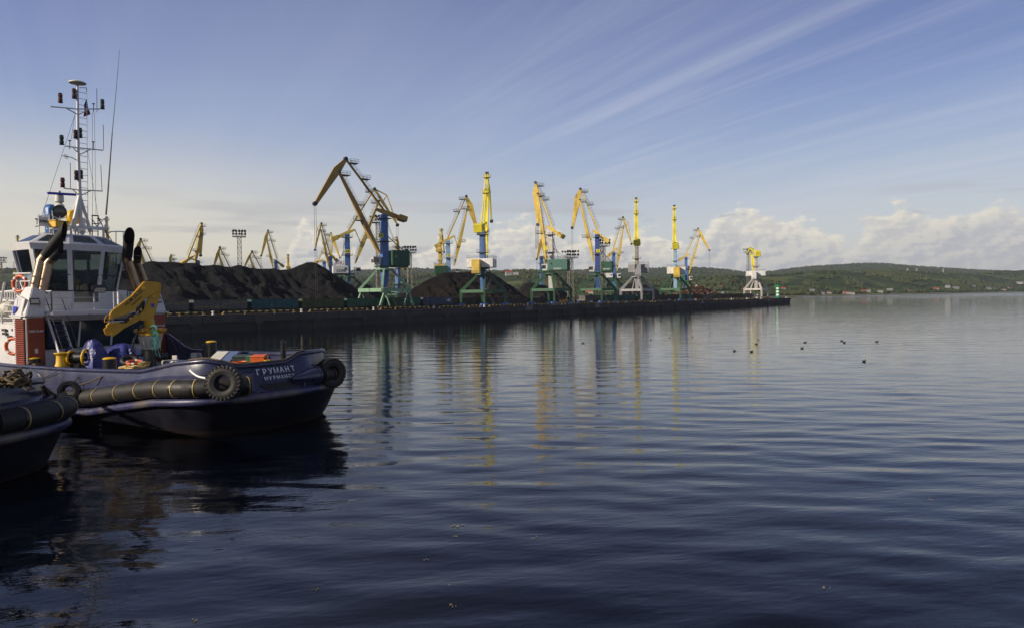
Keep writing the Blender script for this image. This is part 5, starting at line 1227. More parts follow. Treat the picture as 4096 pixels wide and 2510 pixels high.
# ---- exhaust casings, vents and pipes
def casing(y0, y1, inn):
    c = bxp('exhaust_casing', -20.75, -19.05, y0, y1, 1.85, 6.15, m_wpaint)
    ym = (y0+y1)/2
    mb = MB(); ya, yb = (y0+.42, y1+.12) if inn > 0 else (y0-.12, y1-.42); za, zb_ = (8.0, 7.7) if inn > 0 else (7.7, 8.0); mb.hexa([(-20.75, y0-.05, 6.2), (-18.95, y0-.05, 6.2), (-18.95, y1+.05, 6.2), (-20.75, y1+.05, 6.2), (-20.15, ya, za), (-19.02, ya, za), (-19.02, yb, zb_), (-20.15, yb, zb_)]); cap = mb.build('casing_top', m_wpaint, c, bevel=.05)
    mb = MB(); mb.bx(-20.85, -18.8, y0-.15, y1+.15, 6.12, 6.2); mb.build('casing_ledge', m_wpaint, c)
    mb = MB(); mb.bx(-19.03, -18.93, y0+.02, y1-.02, 2.5, 6.0); fd = mb.build('fire_flap_door', m_red, c, bevel=.045)
    text('FIRE FLAP', .2, m_letter, fd, (-18.91, ym+(.0), 5.15), (0, 1, 0), ZU, ext=.004, name='lettering')
    mb = MB(); mb.bx(-18.93, -18.91, ym-.12, ym+.06, 3.75, 4.05); mb.build('notice_plate', m_wbin, fd)
    yo = y0 if inn > 0 else y1; so_ = -1 if inn > 0 else 1
    mb = MB()
    mb.bx(-20.3, -19.15, yo+so_*.01, yo+so_*.05, 2.3, 5.95)  # flat black plate on the wall standing in for shade behind the louvres
    lv_ = mb.build('vent_shade_plate', m_blkp, c); mb = MB()
    for k in range(26): mb.box((-19.75, yo+so_*.07, 2.4+k*.138), (1.1, .09, .05), (V((1, 0, 0)), V((0, .7, .7)), V((0, -.7, .7))))
    mb.build('louvre', m_red, lv_)
    mb = MB(); mb.box((-18.97, ym-.05, 7.05), (.14, .52, .42)); l = mb.build('floodlight', m_blkp, cap); mb = MB(); mb.bx(-18.895, -18.885, ym-.27, ym+.17, 6.92, 7.18); mb.build('lens', m_wbin, l)
    # pipes lean inboard and then aft
    PP_ = (((137, 1165), (167, 1041), (258, 922), -19.75, -18.4, .30), ((169, 1172), (194, 1053), (245, 990), -19.45, -18.8, .28)) if inn > 0 else (((545, 1150), (508, 1041), (517, 945), -19.75, -18.6, .32), ((580, 1135), (549, 1050), (551, 1010), -20.1, -19.7, .26))
    for k, (b0_, b1_, b2_, xa, xb, rr) in enumerate(PP_):
        s = 1 if inn > 0 else -1
        b = tl(*b0_, x=xa); b1 = tl(*b1_, x=xa+.05); b2 = tl(*b2_, x=xb); d2 = (b2-b1).normalized()
        mb = MB(); mb.path([b, b1], rr, 18); mb.tube(b1-d2*.12, b1+d2*.35, rr*1.0, n=18); pi_ = mb.build('exhaust_pipe', m_chr, c, smooth=True)
        mb = MB(); e0 = b1+d2*.35; n = 18; u = V((0, 1, 0)).cross(d2).normalized(); v = d2.cross(u)
        L1 = (b2-e0).length; vs = []
        for ring, (t_, cut) in enumerate(((0, 0), (L1, 1))):
            for q in range(n):
                g = 2*PI*q/n; rad = u*math.cos(g)+v*math.sin(g); vs.append(e0+rad*rr*1.06+d2*(t_+cut*rr*1.9*rad.dot(V((-.35, -s*.3, .9)).normalized())))
        for q in range(n): g = 2*PI*q/n; vs.append(e0+(u*math.cos(g)+v*math.sin(g))*rr*.9+d2*(L1*.6))
        mb.add(vs, [(q, (q+1) % n, n+(q+1) % n, n+q) for q in range(n)]+[(n+q, n+(q+1) % n, 2*n+(q+1) % n, 2*n+q) for q in range(n)]+[tuple(range(2*n, 3*n))])
        mb.build('soot_tip', m_soot, pi_, smooth=True)
    return c
cn = casing(-4.55, -3.5, 1); cf = casing(3.75, 4.85, -1)
# inclined logo plate on the near casing
mb = MB(); mb.prism([(-20.75, -4.63, 6.0), (-19.5, -4.63, 6.0), (-19.15, -4.5, 7.2), (-20.2, -4.5, 7.5)], (0, 1, 0), .06); lp = mb.build('logo_panel', m_wpaint, cn)
c_ = V((-20.02, -4.69, 6.72)); mb = MB(); mb.prism([c_+V(v)*.6 for v in ((-.6, 0, -.85), (-.50, 0, -.1), (-.2, 0, .08), (.2, 0, -.02), (.46, 0, .2), (.1, 0, -.4))], (0, 1, 0), .02)
mb.path([c_+V(v)*.6 for v in ((-.62, 0, -.9), (-.45, 0, .3), (.35, 0, 1.15), (.55, 0, .3), (-.62, 0, -.9))], .012, 4); mb.build('wave_logo', m_logo, lp)
# ---- stairs beside the casing
mb = MB(); s0, s1 = V((-17.2, -2.65, 1.95)), V((-19.0, -2.95, 6.2))
for dd in (-.42, .42): mb.beam(s0+V((0, dd, 0)), s1+V((0, dd, 0)), .2, .2, .05, (0, 1, 0))
sr = mb.build('stairs', m_wpaint, tug); mb = MB()
for k in range(1, 12): mb.box(s0.lerp(s1, k/12), (.26, .8, .05))
mb.build('tread', m_blkp, sr); mb = MB()
for dd in (-.48, .48): mb.path([s0+V((.3, dd, .2)), s0+V((.15, dd, 1.0)), s1+V((.15, dd, 1.0))], .03, 6)
mb.build('handrail', m_blkp, sr)
# ---- mast
def mt(px, py): return tl(px, py, x=-22.6)
mb = MB(); ap = mt(319, 783); tp_ = mt(310, 338)
mb.tube(ap-ZU*.3, mt(312, 600), .135, .11, n=12); mb.tube(mt(312, 600), tp_, .11, .075, n=12)
b0, b1 = mt(278, 909), mt(424, 915)
mb.tube(b0, b1, .13, n=12); mb.tube(b0+V((0, .25, 0)), ap, .16, .13, n=12); mb.tube(mt(322, 910)+V((.05, 0, 0)), ap, .13, .12, n=12); mb.tube(mt(357, 912), ap, .12, .11, n=12); mb.tube(b0+V((-1.4, .5, -.1)), ap, .12, n=10)
for y in (b0.y+.1, 0.6, b1.y-.2): mb.tube(V((-22.6, y, b0.z)), V((-22.6, y, 11.6)), .08, n=8)
mb.tube(b1, mt(423, 866), .11, n=10); mb.tube(mt(385, 909), mt(417, 873), .05, n=8)
mast = mb.build('mast', m_wpaint, tug, smooth=True)
for (l, r, jn) in (((200, 427), (400, 437), (313, 460)), ((262, 585), (412, 602), (316, 620)), ((255, 754), (410, 765), (318, 785))):
    mb = MB(); a, b, c = mt(*l), mt(*r), mt(*jn)
    m_ = V((a.x, c.y, (a.z+b.z)/2-.05)); mb.tube(a, m_, .045, n=6); mb.tube(m_, b, .045, n=6); mb.tube(c, a.lerp(m_, .55), .04, n=6); mb.tube(c, b.lerp(m_, .5), .04, n=6)
    mb.build('crossarm', m_wpaint, mast)
def lamp(px, py0, py1, m, r=.15):
    a, b = mt(px, py1), mt(px, py0); L = (b-a).length; mb = MB(); pr = [(0, r), (L*.08, r*1.1), (L*.1, r*.75)]
    for k in range(2): z = L*(.12+.42*k); pr += [(z, r*.8), (z+L*.1, r*.95), (z+L*.3, r*.95), (z+L*.34, r*.7)]
    pr += [(L*.97, r*.9), (L, r*.3)]; mb.lathe(a, (0, 0, 1), pr, 12); mb.build('navigation_lamp', m, mast, smooth=True)
for a in ((242, 373, 412, m_lamp), (410, 398, 437, m_lampg), (247, 541, 580, m_lampg), (303, 520, 555, m_lamp), (321, 512, 552, m_lampg), (251, 711, 750, m_lamp), (306, 682, 720, m_lamp), (324, 680, 716, m_lampg), (297, 355, 395, m_lamp)): lamp(*a)
mb = MB(); mb.lathe(tp_, (0, 0, 1), [(-.1, .08), (0, .2), (.06, .55), (.13, .55), (.24, .3), (.27, .08)], 22); mb.build('dome_antenna', m_wbin, mast, smooth=True)
mb = MB(); a, b = mt(345, 352), mt(352, 930); c = V((a.x, a.y, b.z))
mb.tube(mt(346, 352), mt(352, 925), .028, n=5); mb.tube(mt(318, 352), mt(346, 352), .028, n=5)
z = b.z
while z < a.z-.3: yy = b.y+(a.y-b.y)*(z-b.z)/(a.z-b.z); mb.tube((-22.6, yy, z), (-22.6, yy-.55, z), .022, n=5); z += .46
mb.build('ladder', m_wpaint, mast)
mb = MB()
for (x0, y0, x1, y1) in ((387, 355, 388, 450), (413, 500, 414, 600), (281, 652, 282, 755), (403, 660, 408, 765)): mb.tube(mt(x0, y0), mt(x1, y1), .022, n=5)
for (x0, y0) in ((374, 418), (373, 570), (279, 565)): mb.tube(mt(x0, y0), mt(x0, y0+32), .03, n=5); mb.lathe(mt(x0, y0), (0, 0, 1), [(0, .05), (.03, .12), (.06, .1)], 8)
mb.tube(mt(249, 624), mt(285, 630), .03, n=5)
for k in (0, .5, 1): mb.tube(mt(258+k*10, 616+2*k), mt(262+k*10, 636+2*k), .015, n=4)
mb.tube(mt(285, 630), mt(314, 645), .03, n=5); mb.build('antenna', m_drk, mast)
mb = MB()
for (x0, y0, x1, y1) in ((300, 460, 168, 862), (300, 455, 285, 560), (370, 450, 370, 860), (378, 450, 384, 860), (350, 600, 392, 865)): mb.tube(mt(x0, y0), mt(x1, y1), .013, n=4)
mb.build('halyard', m_rope, mast)
mb = MB(); q = [mt(*a) for a in ((347, 393), (333, 422), (338, 436), (336, 468), (352, 462), (361, 458), (354, 430))]; q = [v+V((.08*math.sin(i*1.7), 0, 0)) for i, v in enumerate(q)]
mb.cm = 0; mb.add([q[0], q[1], q[2], q[6]], [(0, 1, 2, 3)]); mb.cm = 1; mb.add([q[2], q[3], q[4], q[5], q[6]], [(0, 1, 2, 3, 4)]); mb.build('flag', [m_flag2, m_flag1], mast)
# whip antenna
mb = MB(); mb.path([mt(424, 860), mt(431, 780), mt(441, 640), mt(449, 530)], [.07, .06, .05, .04], 6); mb.path([mt(449, 530), mt(464, 370), mt(478, 200)], [.03, .022, .012], 6); mb.build('whip_antenna', m_drk, mast)
# radar, searchlights, horn, name board on the roof
def rt_(px, py, x=-21.8): return tl(px, py, x=x)
mb = MB(); a = rt_(238, 782); b = rt_(238, 822); mb.lathe(b, (0, 0, 1), [(-.5, .05), (-.48, .3), (0, .3), (.15, .14), (.25, .28), (.7, .26), (.8, .12), (1.0, .1)], 16); rd_ = mb.build('radar_pedestal', m_wbin, wh, smooth=True)
l, r = rt_(186, 773), rt_(289, 782); r = r+V((.5, 0, 0)); l = l+V((.1, 0, 0)); mb = MB(); mb.beam(l, r, .17, .17, .13, (1, .3, 0)); mb.build('radar_antenna', m_logo, rd_, bevel=.03)
mb = MB(); c = rt_(238, 846, x=-21.2); mb.lathe(c-V((.45, -.1, 0)), (1, -.25, -.05), [(0, .2), (.1, .38), (.45, .42), (.5, .45), (.52, .38), (.5, .30), (.42, .25)], 22); sl_ = mb.build('searchlight', m_blkp, wh, smooth=True)
mb = MB(); mb.lathe(c, (1, -.25, -.05), [(0, .36), (.03, .36), (.06, .3)], 20); mb.build('lens', mat('searchlight_glass', (.10, .09, .07), .15), sl_, smooth=True)
mb = MB(); c2_ = rt_(238, 886, x=-21.2); mb.tube(c2_, c-ZU*.35, .05); mb.path([c+V((0, -.46, 0)), c+V((0, -.46, -.35)), c+V((0, 0, -.55)), c+V((0, .46, -.35)), c+V((0, .46, 0))], .03, 6); mb.build('yoke', m_wpaint, sl_)
mb = MB(); c = rt_(235, 898, x=-21.4); mb.box(c, (.6, 1.05, .42), (V((.95, .3, 0)), V((-.3, .95, 0)), ZU)); lb = mb.build('yellow_locker', m_yelp, wh, bevel=.02); mb = MB(); mb.box(c+ZU*.23, (.68, 1.15, .05), (V((.95, .3, 0)), V((-.3, .95, 0)), ZU)); mb.build('lid', m_yelp, lb)
mb = MB(); c = rt_(235, 912, x=-21.4); mb.tube(c+V((0, -.45, -.1)), V((c.x, c.y-.45, 11.3)), .04); mb.tube(c+V((0, .45, -.1)), V((c.x, c.y+.45, 11.3)), .04); mb.bx(c.x-.4, c.x+.4, c.y-.6, c.y+.6, c.z-.12, c.z-.06); mb.build('stand', m_wpaint, lb)
mb = MB(); q = rt_(205, 826, x=-22.8); mb.lathe(V((q.x, q.y, 11.7)), (0, 0, 1), [(0, .3), (.4, .42), (q.z-12.0+.1, .46), (q.z-11.7-.0, .36), (q.z-11.7+.12, .2)], 14)
for k, v in enumerate(mb.v): mb.v[k] = (v[0]+.06*math.sin(v[2]*5+k), v[1]+.05*math.cos(v[2]*4+k*1.3), v[2])
mb.build('covered_instrument', m_tarp2, wh, smooth=True)
mb = MB(); q = rt_(287, 868, x=-23.4); mb.lathe(q+V((-.3, 0, 0)), (.7, .2, .0), [(0, .25), (.15, .5), (.55, .55), (.7, .35)], 10); mb.build('yellow_searchlight', m_yelp, wh, smooth=True)
a, b = rt_(155, 888), rt_(194, 886)
mb = MB(); cc_ = rt_(174, 886); w_ = (b-a).length; mb.box(cc_, (.04, w_, .66)); nb_ = mb.build('name_board', m_letter, wh)
text('GRUMANT', .30, m_blackl, nb_, cc_+V((.03, 0, 0)), (0, 1, 0), ZU, ext=.003, sx=.62*w_/.9, name='lettering')
mb = MB()
for px, x in ((155, -21.9), (178, -21.9), (197, -21.9), (212, -21.9)):
    q = rt_(px, 858, x=x); mb.tube((q.x, q.y, 11.25), q, .035, n=6)
for py in (932, 943, 862): mb.tube(rt_(150, py+4), rt_(212, py-4), .026, n=6)
mb.tube(rt_(139, 906), rt_(160, 904), .04); mb.tube(rt_(147, 876), rt_(147, 898), .05); mb.tube(rt_(138, 876), rt_(152, 876), .05)
mb.build('railing', m_wpaint, rf)
mb = MB()
for px in (369, 392): mb.tube(rt_(px, 862, x=-23.8), rt_(px, 945, x=-23.8), .04, n=6)
mb.tube(rt_(367, 862, x=-23.8), rt_(394, 864, x=-23.8), .05, n=6)
for a, b in (((370, 880), (392, 912)), ((372, 895), (392, 895)), ((395, 880), (448, 965)), ((390, 862), (446, 980)), ((372, 925), (392, 925))): mb.tube(rt_(*a, x=-23.8), rt_(*b, x=-23.8), .035, n=5)
mb.path([rt_(388, 875, x=-23.8), rt_(410, 880, x=-23.8)], .04, 5); mb.build('boarding_ladder', m_drk, rf)
mb = MB(); mb.bx(-24.4, -23.6, 1.2, 1.7, 12.1, 13.2); mb.build('cabinet', m_wpaint, rf)
for px, py in ((302, 925), (360, 925), (330, 935)): mb = MB(); mb.lathe(rt_(px, py+15), (0, 0, 1), [(0, .05), (.2, .05), (.22, .14), (.42, .14), (.5, .05)], 10); mb.build('roof_fitting', m_lgry, rf, smooth=True)
# fixed side frame right of the wheelhouse (wing ladder cage)
mb = MB(); fx = -21.5
def sd(px, py): return tl(px, py, x=fx)
mb.path([sd(428, 935), sd(445, 927), sd(475, 926), sd(500, 928)], .045, 6)
for px in (464, 493): mb.tube(sd(px, 928), sd(px, 1080), .035, n=6)
mb.tube(sd(470, 1004), sd(492, 1004), .05, n=6); mb.tube(sd(462, 1080), sd(500, 1080), .04, n=6)
for px in (452, 466): mb.tube(sd(px, 1030), sd(px, 1180), .04, n=6)
mb.build('wing_frame', m_wpaint, wh)
# wing wiper arms, small masts at the port wing with lifebuoy bracket
mb = MB(); q = tl(75, 1095, y=-4.1)
for px in (66, 77): mb.tube(tl(px, 1093, y=-4.1), tl(px, 1175, y=-4.1), .05, n=6)
mb.tube(tl(46, 1125, y=-4.1), tl(122, 1125, y=-4.1), .045, n=6); mb.tube(tl(54, 1094, y=-4.1), tl(124, 1093, y=-4.1), .05, n=6); mb.tube(tl(79, 1120, y=-4.1), tl(92, 1160, y=-4.1), .04, n=6); mb.tube(tl(54, 1156, y=-4.1), tl(80, 1156, y=-4.1), .05, n=6)
mb.build('wing_bracket', m_wpaint, tug)
def torus(mb, c, n_, R_, r_, seg=24):
    n_ = V(n_).normalized(); a = V((0, 0, 1)) if abs(n_.z) < .9 else V((1, 0, 0)); u = n_.cross(a).normalized(); v = n_.cross(u)
    mb.path([V(c)+(u*math.cos(g)+v*math.sin(g))*R_ for g in np.linspace(0, 2*PI, seg+1)[:-1]], r_, 10, True); return u, v
def lifebuoy(cl, nl, R_, r_, label, rot=True):
    e = empty('lifebuoy', t2w(V(cl)), TR, label, 'lifebuoy', 'orange lifebuoys on the tug')
    mb = MB(); u, v = torus(mb, (0, 0, 0), nl, R_, r_); mb.build('ring', m_orng, e, smooth=True)
    for k in range(4):
        g = PI/4+k*PI/2; c = (u*math.cos(g)+v*math.sin(g))*R_; tn = (-u*math.sin(g)+v*math.cos(g)); mb = MB(); mb.tube(c-tn*.07, c+tn*.07, r_*1.06, n=10); mb.build('band', m_letter, e)
    return e
lifebuoy(tl(79, 1135, y=-4.2), (.35, -1, .1), .50, .11, 'orange lifebuoy hanging on the white bracket left of the wheelhouse')
lifebuoy(tl(54, 1383, y=-4.55), (.5, -1, 0), .50, .11, 'red-orange lifebuoy on the white side wall, low behind the bulwark')
# liferaft canister
e = empty('liferaft_canister', t2w(tl(22, 1236, y=-3.9)), TR, 'white ribbed liferaft canister on the side deck, left edge', 'liferaft')
mb = MB(); pr = [(-.95, .2), (-.88, .48)]
for k in range(6): z = -.75+k*.25; pr += [(z, .56), (z+.06, .60), (z+.12, .60), (z+.18, .56)]
pr += [(.88, .48), (.95, .2)]; mb.lathe((0, 0, 0), (1, .2, 0), pr, 22); mb.build('shell', m_wbin, e, smooth=True)
mb = MB(); 
for x in (-.5, .5): mb.bx(x-.05, x+.05, -.5, .5, -.85, -.45); mb.tube((x, -.5, -.5), (x, -.62, 0), .03)
mb.build('cradle', m_wpaint, e)
mb = MB()
for k in range(7): px = 20+k*10; mb.tube(tl(px, 1168, y=-3.6), tl(px, 1210, y=-3.6), .05, n=6)
mb.tube(tl(0, 1168, y=-3.6), tl(88, 1160, y=-3.6), .07, n=6); mb.tube(tl(0, 1225, y=-4.3), tl(18, 1130, y=-4.3), .07, n=8)
mb.tube(tl(4, 1200, y=-4.0), tl(100, 1206, y=-4.0), .06, n=6); mb.build('side_rail', m_wpaint, tug)
# grey hose reel style fittings on the side wall
mb = MB()
for px, py in ((22, 1333), (42, 1345), (60, 1318), (20, 1318)): q = tl(px, py, y=-4.4); mb.bx(q.x-.25, q.x+.25, q.y-.1, q.y-.02, q.z-.08, q.z+.08)
mb.build('door_dog', m_drk, wing)
# ---- deck gear
def dk(x): return zdk(x)
def bitt(x, y, h, r, label, cross=True, grp='black bollards with yellow caps on the tug'):
    e = empty('bitt', t2w(V((x, y, dk(x)))), TR, label, 'bollard', grp)
    mb = MB(); mb.tube((0, 0, 0), (0, 0, h), r, n=22); mb.build('post', m_blkp, e, smooth=True)
    mb = MB(); mb.lathe((0, 0, h), (0, 0, 1), [(0, r), (.04, r), (.09, r*.7), (.1, .01)], 22); mb.build('cap', m_yelp, e, smooth=True)
    if cross:
        mb = MB(); c = V((0, 0, h*.42)); mb.tube(c+V((-r*2.4, -r*1.6, 0)), c+V((r*.5, r*.3, 0)), r*.55, n=16); p_ = mb.build('crossbar', m_blkp, e, smooth=True)
        mb = MB(); d = V((-r*2.9, -r*1.9, 0)).normalized(); q = c+V((-r*2.4, -r*1.6, 0)); mb.tube(q, q+d*.04, r*.56, n=16); mb.build('end_plate', m_yelp, p_, smooth=True)
    return e
q = tz(439, 1475, 40.2); bitt(q.x, q.y, 1.65, .37, 'tall black bollard with yellow cap in front of the blue tarpaulin')
q = tz(139, 1475, 43.6); b_ = bitt(q.x, q.y, 1.55, .34, 'rope-wrapped black bollard with yellow cap before the red vent door', False)
e = empty('mooring_rope', t2w(V((q.x, q.y, dk(q.x)))), TR, 'brown mooring rope wound on the bollard and led over the rail', 'rope')
mb = MB(); pts = []
for k in range(60): g = k*.62; pts.append(V((math.cos(g)*.42, math.sin(g)*.42, .55+.013*k)))
pts += [V((.2, -.6, 1.05)), V((.5, -1.0, 1.1)), V((.6, -1.05, .7)), V((.75, -1.2, -.2)), V((.9, -1.6, -.9))]
mb.path(pts, .05, 7); mb.path([V((.45+.3*math.cos(g), -.25, .95+.3*math.sin(g))) for g in np.linspace(0, 12, 24)], .05, 6); mb.build('coil', m_ropef, e, smooth=True)
q = tz(846, 1410, 47.0); bitt(q.x, q.y, 2.15, .34, 'black bollard with yellow cap at the far rail of the stern deck', False)
for px, py, Z, h, lab in ((822, 1440, 45.5, 1.35, 'slim black post left of the far bollard'), (1133, 1412, 41.3, 1.0, 'slim black post at the towing notch')):
    q = tz(px, py, Z); e = empty('deck_post', t2w(V((q.x, q.y, q.z-.35))), TR, lab+' on the stern deck', 'post', 'slim black posts on the stern deck')
    mb = MB(); mb.tube((0, 0, 0), (0, 0, h), .16, n=14); mb.build('post', m_blkp, e, smooth=True); mb = MB(); mb.lathe((0, 0, h), (0, 0, 1), [(0, .19), (.05, .19), (.1, .1), (.2, .04)], 12); mb.build('cap', m_blkp, e, smooth=True)
# yellow capstan and flanged winch head
q = tz(246, 1458, 42.5); e = empty('capstan', t2w(V((q.x, q.y, q.z-.3))), TR, 'yellow waisted capstan between the rope-wrapped bollard and the winch', 'capstan')
mb = MB(); mb.lathe((0, 0, 0), (0, 0, 1), [(0, .38), (.3, .36), (.45, .30), (.9, .27), (1.0, .34), (1.02, .40), (1.08, .40)], 22); mb.build('drum', m_yelp, e, smooth=True); mb = MB(); mb.lathe((0, 0, -.5), (0, 0, 1), [(0, .45), (.5, .45)], 16); mb.build('base', m_blkp, e)
q = tz(316, 1428, 42.8); e = empty('winch', t2w(q), TR, 'black winch drum with big yellow flanges beside the tarpaulin', 'winch')
ax = V((.8, .45, 0)).normalized()
for s, r_ in ((-1, .42), (1, .48)):
    mb = MB(); c = ax*s*.48; u, v = torus(mb, c, ax, r_, .075, 26)
    for k in range(4): g = k*PI/2; mb.tube(c, c+(u*math.cos(g)+v*math.sin(g))*r_, .05, n=6)
    mb.build('flange', m_yelp, e, smooth=True)
mb = MB(); mb.tube(-ax*.48, ax*.48, .33, n=20); mb.build('drum', m_blkp, e, smooth=True); mb = MB(); mb.bx(-.5, .5, -.3, .3, -1.25, -.4); mb.build('base', m_blkp, e)
# tarpaulins
def tarp(c, dims, label, seed, m=m_tarp, peak=(0, 0)):
    N_, M_ = 34, 26; u = np.linspace(0, 2*PI, N_+1)[:-1]; v = np.linspace(0, 1, M_); U_, V_ = np.meshgrid(u, v, indexing='ij')
    fold = (np.abs(fbm(U_*2.9+seed*9, V_*1.3, 4, seed)-.5)*2.2-.35); V_ = V_**.7; rad = (np.clip(1-V_**3.2, 0, 1)**.5*.9+.02)*(1+.46*fold*(1-V_*.4))*(1.12-.22*V_)
    sup = (np.abs(np.cos(U_))**5+np.abs(np.sin(U_))**5)**(-1/5.)
    X = dims[0]/2*np.cos(U_)*rad*sup+peak[0]*V_; Y = dims[1]/2*np.sin(U_)*rad*sup+peak[1]*V_; Zq = dims[2]*V_*(1+(1-V_**3)*.5*(fbm(X*1.3+seed, Y*1.3, 3, seed+4)-.5)*2-.10*np.abs(fbm(X*3.1+seed, Y*3.1, 2, seed+14)-.5)*2)
    vs = [(X[i, j], Y[i, j], Zq[i, j]) for i in range(N_) for j in range(M_)]
    mb = MB(); mb.add(vs, [(i*M_+j, ((i+1) % N_)*M_+j, ((i+1) % N_)*M_+j+1, i*M_+j+1) for i in range(N_) for j in range(M_-1)])
    o = mb.build('tarpaulin', m, smooth=True); o.location = t2w(c); o.rotation_euler = (0, 0, TR+.3*math.sin(seed)); tag(o, label, 'tarpaulin', 'blue tarpaulins over deck gear')
q = tz(382, 1475, 43.2); tarp(V((q.x, q.y, q.z-.2)), (1.7, 1.5, 2.2), 'upright crumpled blue tarpaulin with a pale sunlit fold', 3, peak=(-.2, .1))
q = tz(478, 1475, 44.6); tarp(V((q.x, q.y, q.z-.2)), (3.2, 2.0, 1.95), 'wide sagging blue tarpaulin left of the deck crane pedestal', 6, peak=(.1, .2))
q = tz(275, 1440, 44.5); tarp(V((q.x, q.y, q.z-.4)), (.7, .6, 1.4), 'small blue cover hanging at the stairs', 8)
# deck crane, flat in one upright plane facing the viewer
CZ = 44.0
ph = (SX*math.cos(math.radians(30))+SY*math.sin(math.radians(30)))  # world X
CRC = W(591, 1400, CZ); nWc = V((.58, -.81, 0)).normalized()
def cz(px, py, d=0.):
    r_ = ray(px, py); k = (CRC+nWc*(-d)-CP).dot(nWc)/r_.dot(nWc); w_ = CP+r_*k-TO; return V((w_.dot(SX), w_.dot(SY), w_.z))
NX = V((-SX.y*0, 0, 0))
nW = -nWc; nL = V((nW.dot(SX), nW.dot(SY), 0)); xW = V((nW.y, -nW.x, 0)); xL = V((xW.dot(SX), xW.dot(SY), 0))
cr = up(380, 1080, 3.595)
dc = tag(bpy.data.objects.new('deck_crane', None), None); COL.objects.link(dc); dc.parent = tug
bs = cz(*cr(800, 1360)); mb = MB(); a = cz(*cr(798, 1130)); mb.tube((a.x, a.y, dk(a.x)-.1), a, .34, n=20); mb.tube(a-ZU*.5, a-ZU*.5+xL*1.0, .22, n=14); mb.build('deck_pillar', m_blkp, dc, smooth=True)
b = cz(*cr(800, 930)); mb = MB(); mb.lathe(a, b-a, [(0, .42), (.08, .42), (.1, .36), ((b-a).length-.1, .60), ((b-a).length, .66)], 20)
for k in range(8): g = k*PI/4; u_ = xL*math.cos(g)+nL*math.sin(g); mb.prism([a+u_*.34+ZU*.05, a+u_*.55+ZU*.05, b+u_*.72-ZU*.05, b+u_*.5-ZU*.05], u_.cross(ZU), .03)
mb.build('grey_cone', m_lgry, dc, smooth=False)
c = cz(*cr(800, 830)); mb = MB(); mb.lathe(b, c-b, [(0, .72), (.12, .72), (.14, .55), ((c-b).length, .5)], 20)
for s in (-1, 1):
    for k in (-.35, .0, .35): mb.tube(b+ZU*.3+nL*k+xL*s*.3, b+ZU*.3+nL*k+xL*s*(.95 if k == 0 else .8), .11, n=12)
for k in range(5): mb.tube(b+ZU*.32+xL*(-.5+.25*k)-nL*.5, b+ZU*.32+xL*(-.5+.25*k)-nL*.62, .09, n=10)
mb.build('slewing_base', m_crany, dc, smooth=True)
d = cz(*cr(768, 700)); mb = MB(); mb.tube(c, cz(*cr(768, 690)), .30, n=20); mb.build('slewing_column', m_crany, dc, smooth=True)
def poly(pts, d=0.): return [cz(*cr(*p), d) for p in pts]
mb = MB(); mb.prism(poly([(640, 715), (690, 725), (835, 690), (940, 330), (950, 215), (830, 350), (770, 390), (700, 560), (612, 660)]), nL, .46); mb.build('upright_arm', m_crany, dc, bevel=.03)
mb = MB(); mb.prism(poly([(755, 165), (905, 175), (948, 200), (930, 300), (830, 350), (700, 430), (560, 570), (440, 640), (250, 690), (195, 660), (240, 580), (520, 370), (700, 165)]), nL, .62); main = mb.build('main_boom', m_crany, dc, bevel=.035)
mb = MB(); mb.prism(poly([(120, 845), (165, 815), (240, 760), (330, 740), (400, 770), (560, 650), (720, 590), (735, 650), (600, 740), (420, 830), (300, 925), (175, 940), (150, 925)]), nL, .40); fo_ = mb.build('folded_arm', m_crany, dc, bevel=.03)
mb = MB(); mb.tube(cz(*cr(700, 470))-nL*.27, cz(*cr(420, 745))-nL*.27, .085, n=12); mb.tube(cz(*cr(640, 690)), cz(*cr(690, 440)), .13, n=12); mb.build('hydraulic_ram', m_blkp, dc, smooth=True)
mb = MB(); mb.path([q-nL*.12 for q in poly([(135, 745), (180, 745), (205, 650), (165, 645), (135, 700), (135, 745)])], .03, 6)
for p_ in ((230, 690), (190, 800), (215, 775), (250, 920)): q = cz(*cr(*p_)); mb.tube(q-nL*.4, q+nL*.3, .11, n=12)
mb.build('end_bracket', m_crany, dc, smooth=True)
ux = (cz(*cr(640, 310))-cz(*cr(440, 490))).normalized(); uy = nL.cross(ux); uy = uy if uy.z > 0 else -uy
q = cz(*cr(545, 400))-nL*.325; text('HLM 20-2S', .30, m_blackl, main, q, ux, uy, ext=.004, name='lettering'); q = cz(*cr(570, 425))-nL*.325; text('VERHANDELD', .13, m_blackl, main, q-uy*.12, ux, uy, ext=.004, name='lettering')
mb = MB(); q = cz(*cr(822, 510))-nL*.24; mb.box(q, (.18, .02, .26), (xL, nL, ZU)); mb.build('blue_sticker', m_logo, dc)
mb = MB(); mb.path([q_-nL*.02 for q_ in poly([(735, 158), (900, 166), (952, 205), (940, 330), (836, 690)])], .035, 5); mb.build('edge_strip', m_blkp, dc)
for p_ in ((696, 262), (230, 690), (650, 565), (835, 375), (560, 590), (500, 690)): q = cz(*cr(*p_)); MB().tube(q-nL*.36, q-nL*.30, .075, n=12).build('pin', m_yelp, dc, smooth=True)
mb = MB(); mb.path(poly([(690, 790), (620, 860), (560, 1000), (535, 1150), (590, 1230), (700, 1210)], -.5), .07, 8); mb.build('hose', m_blkp, dc, smooth=True)
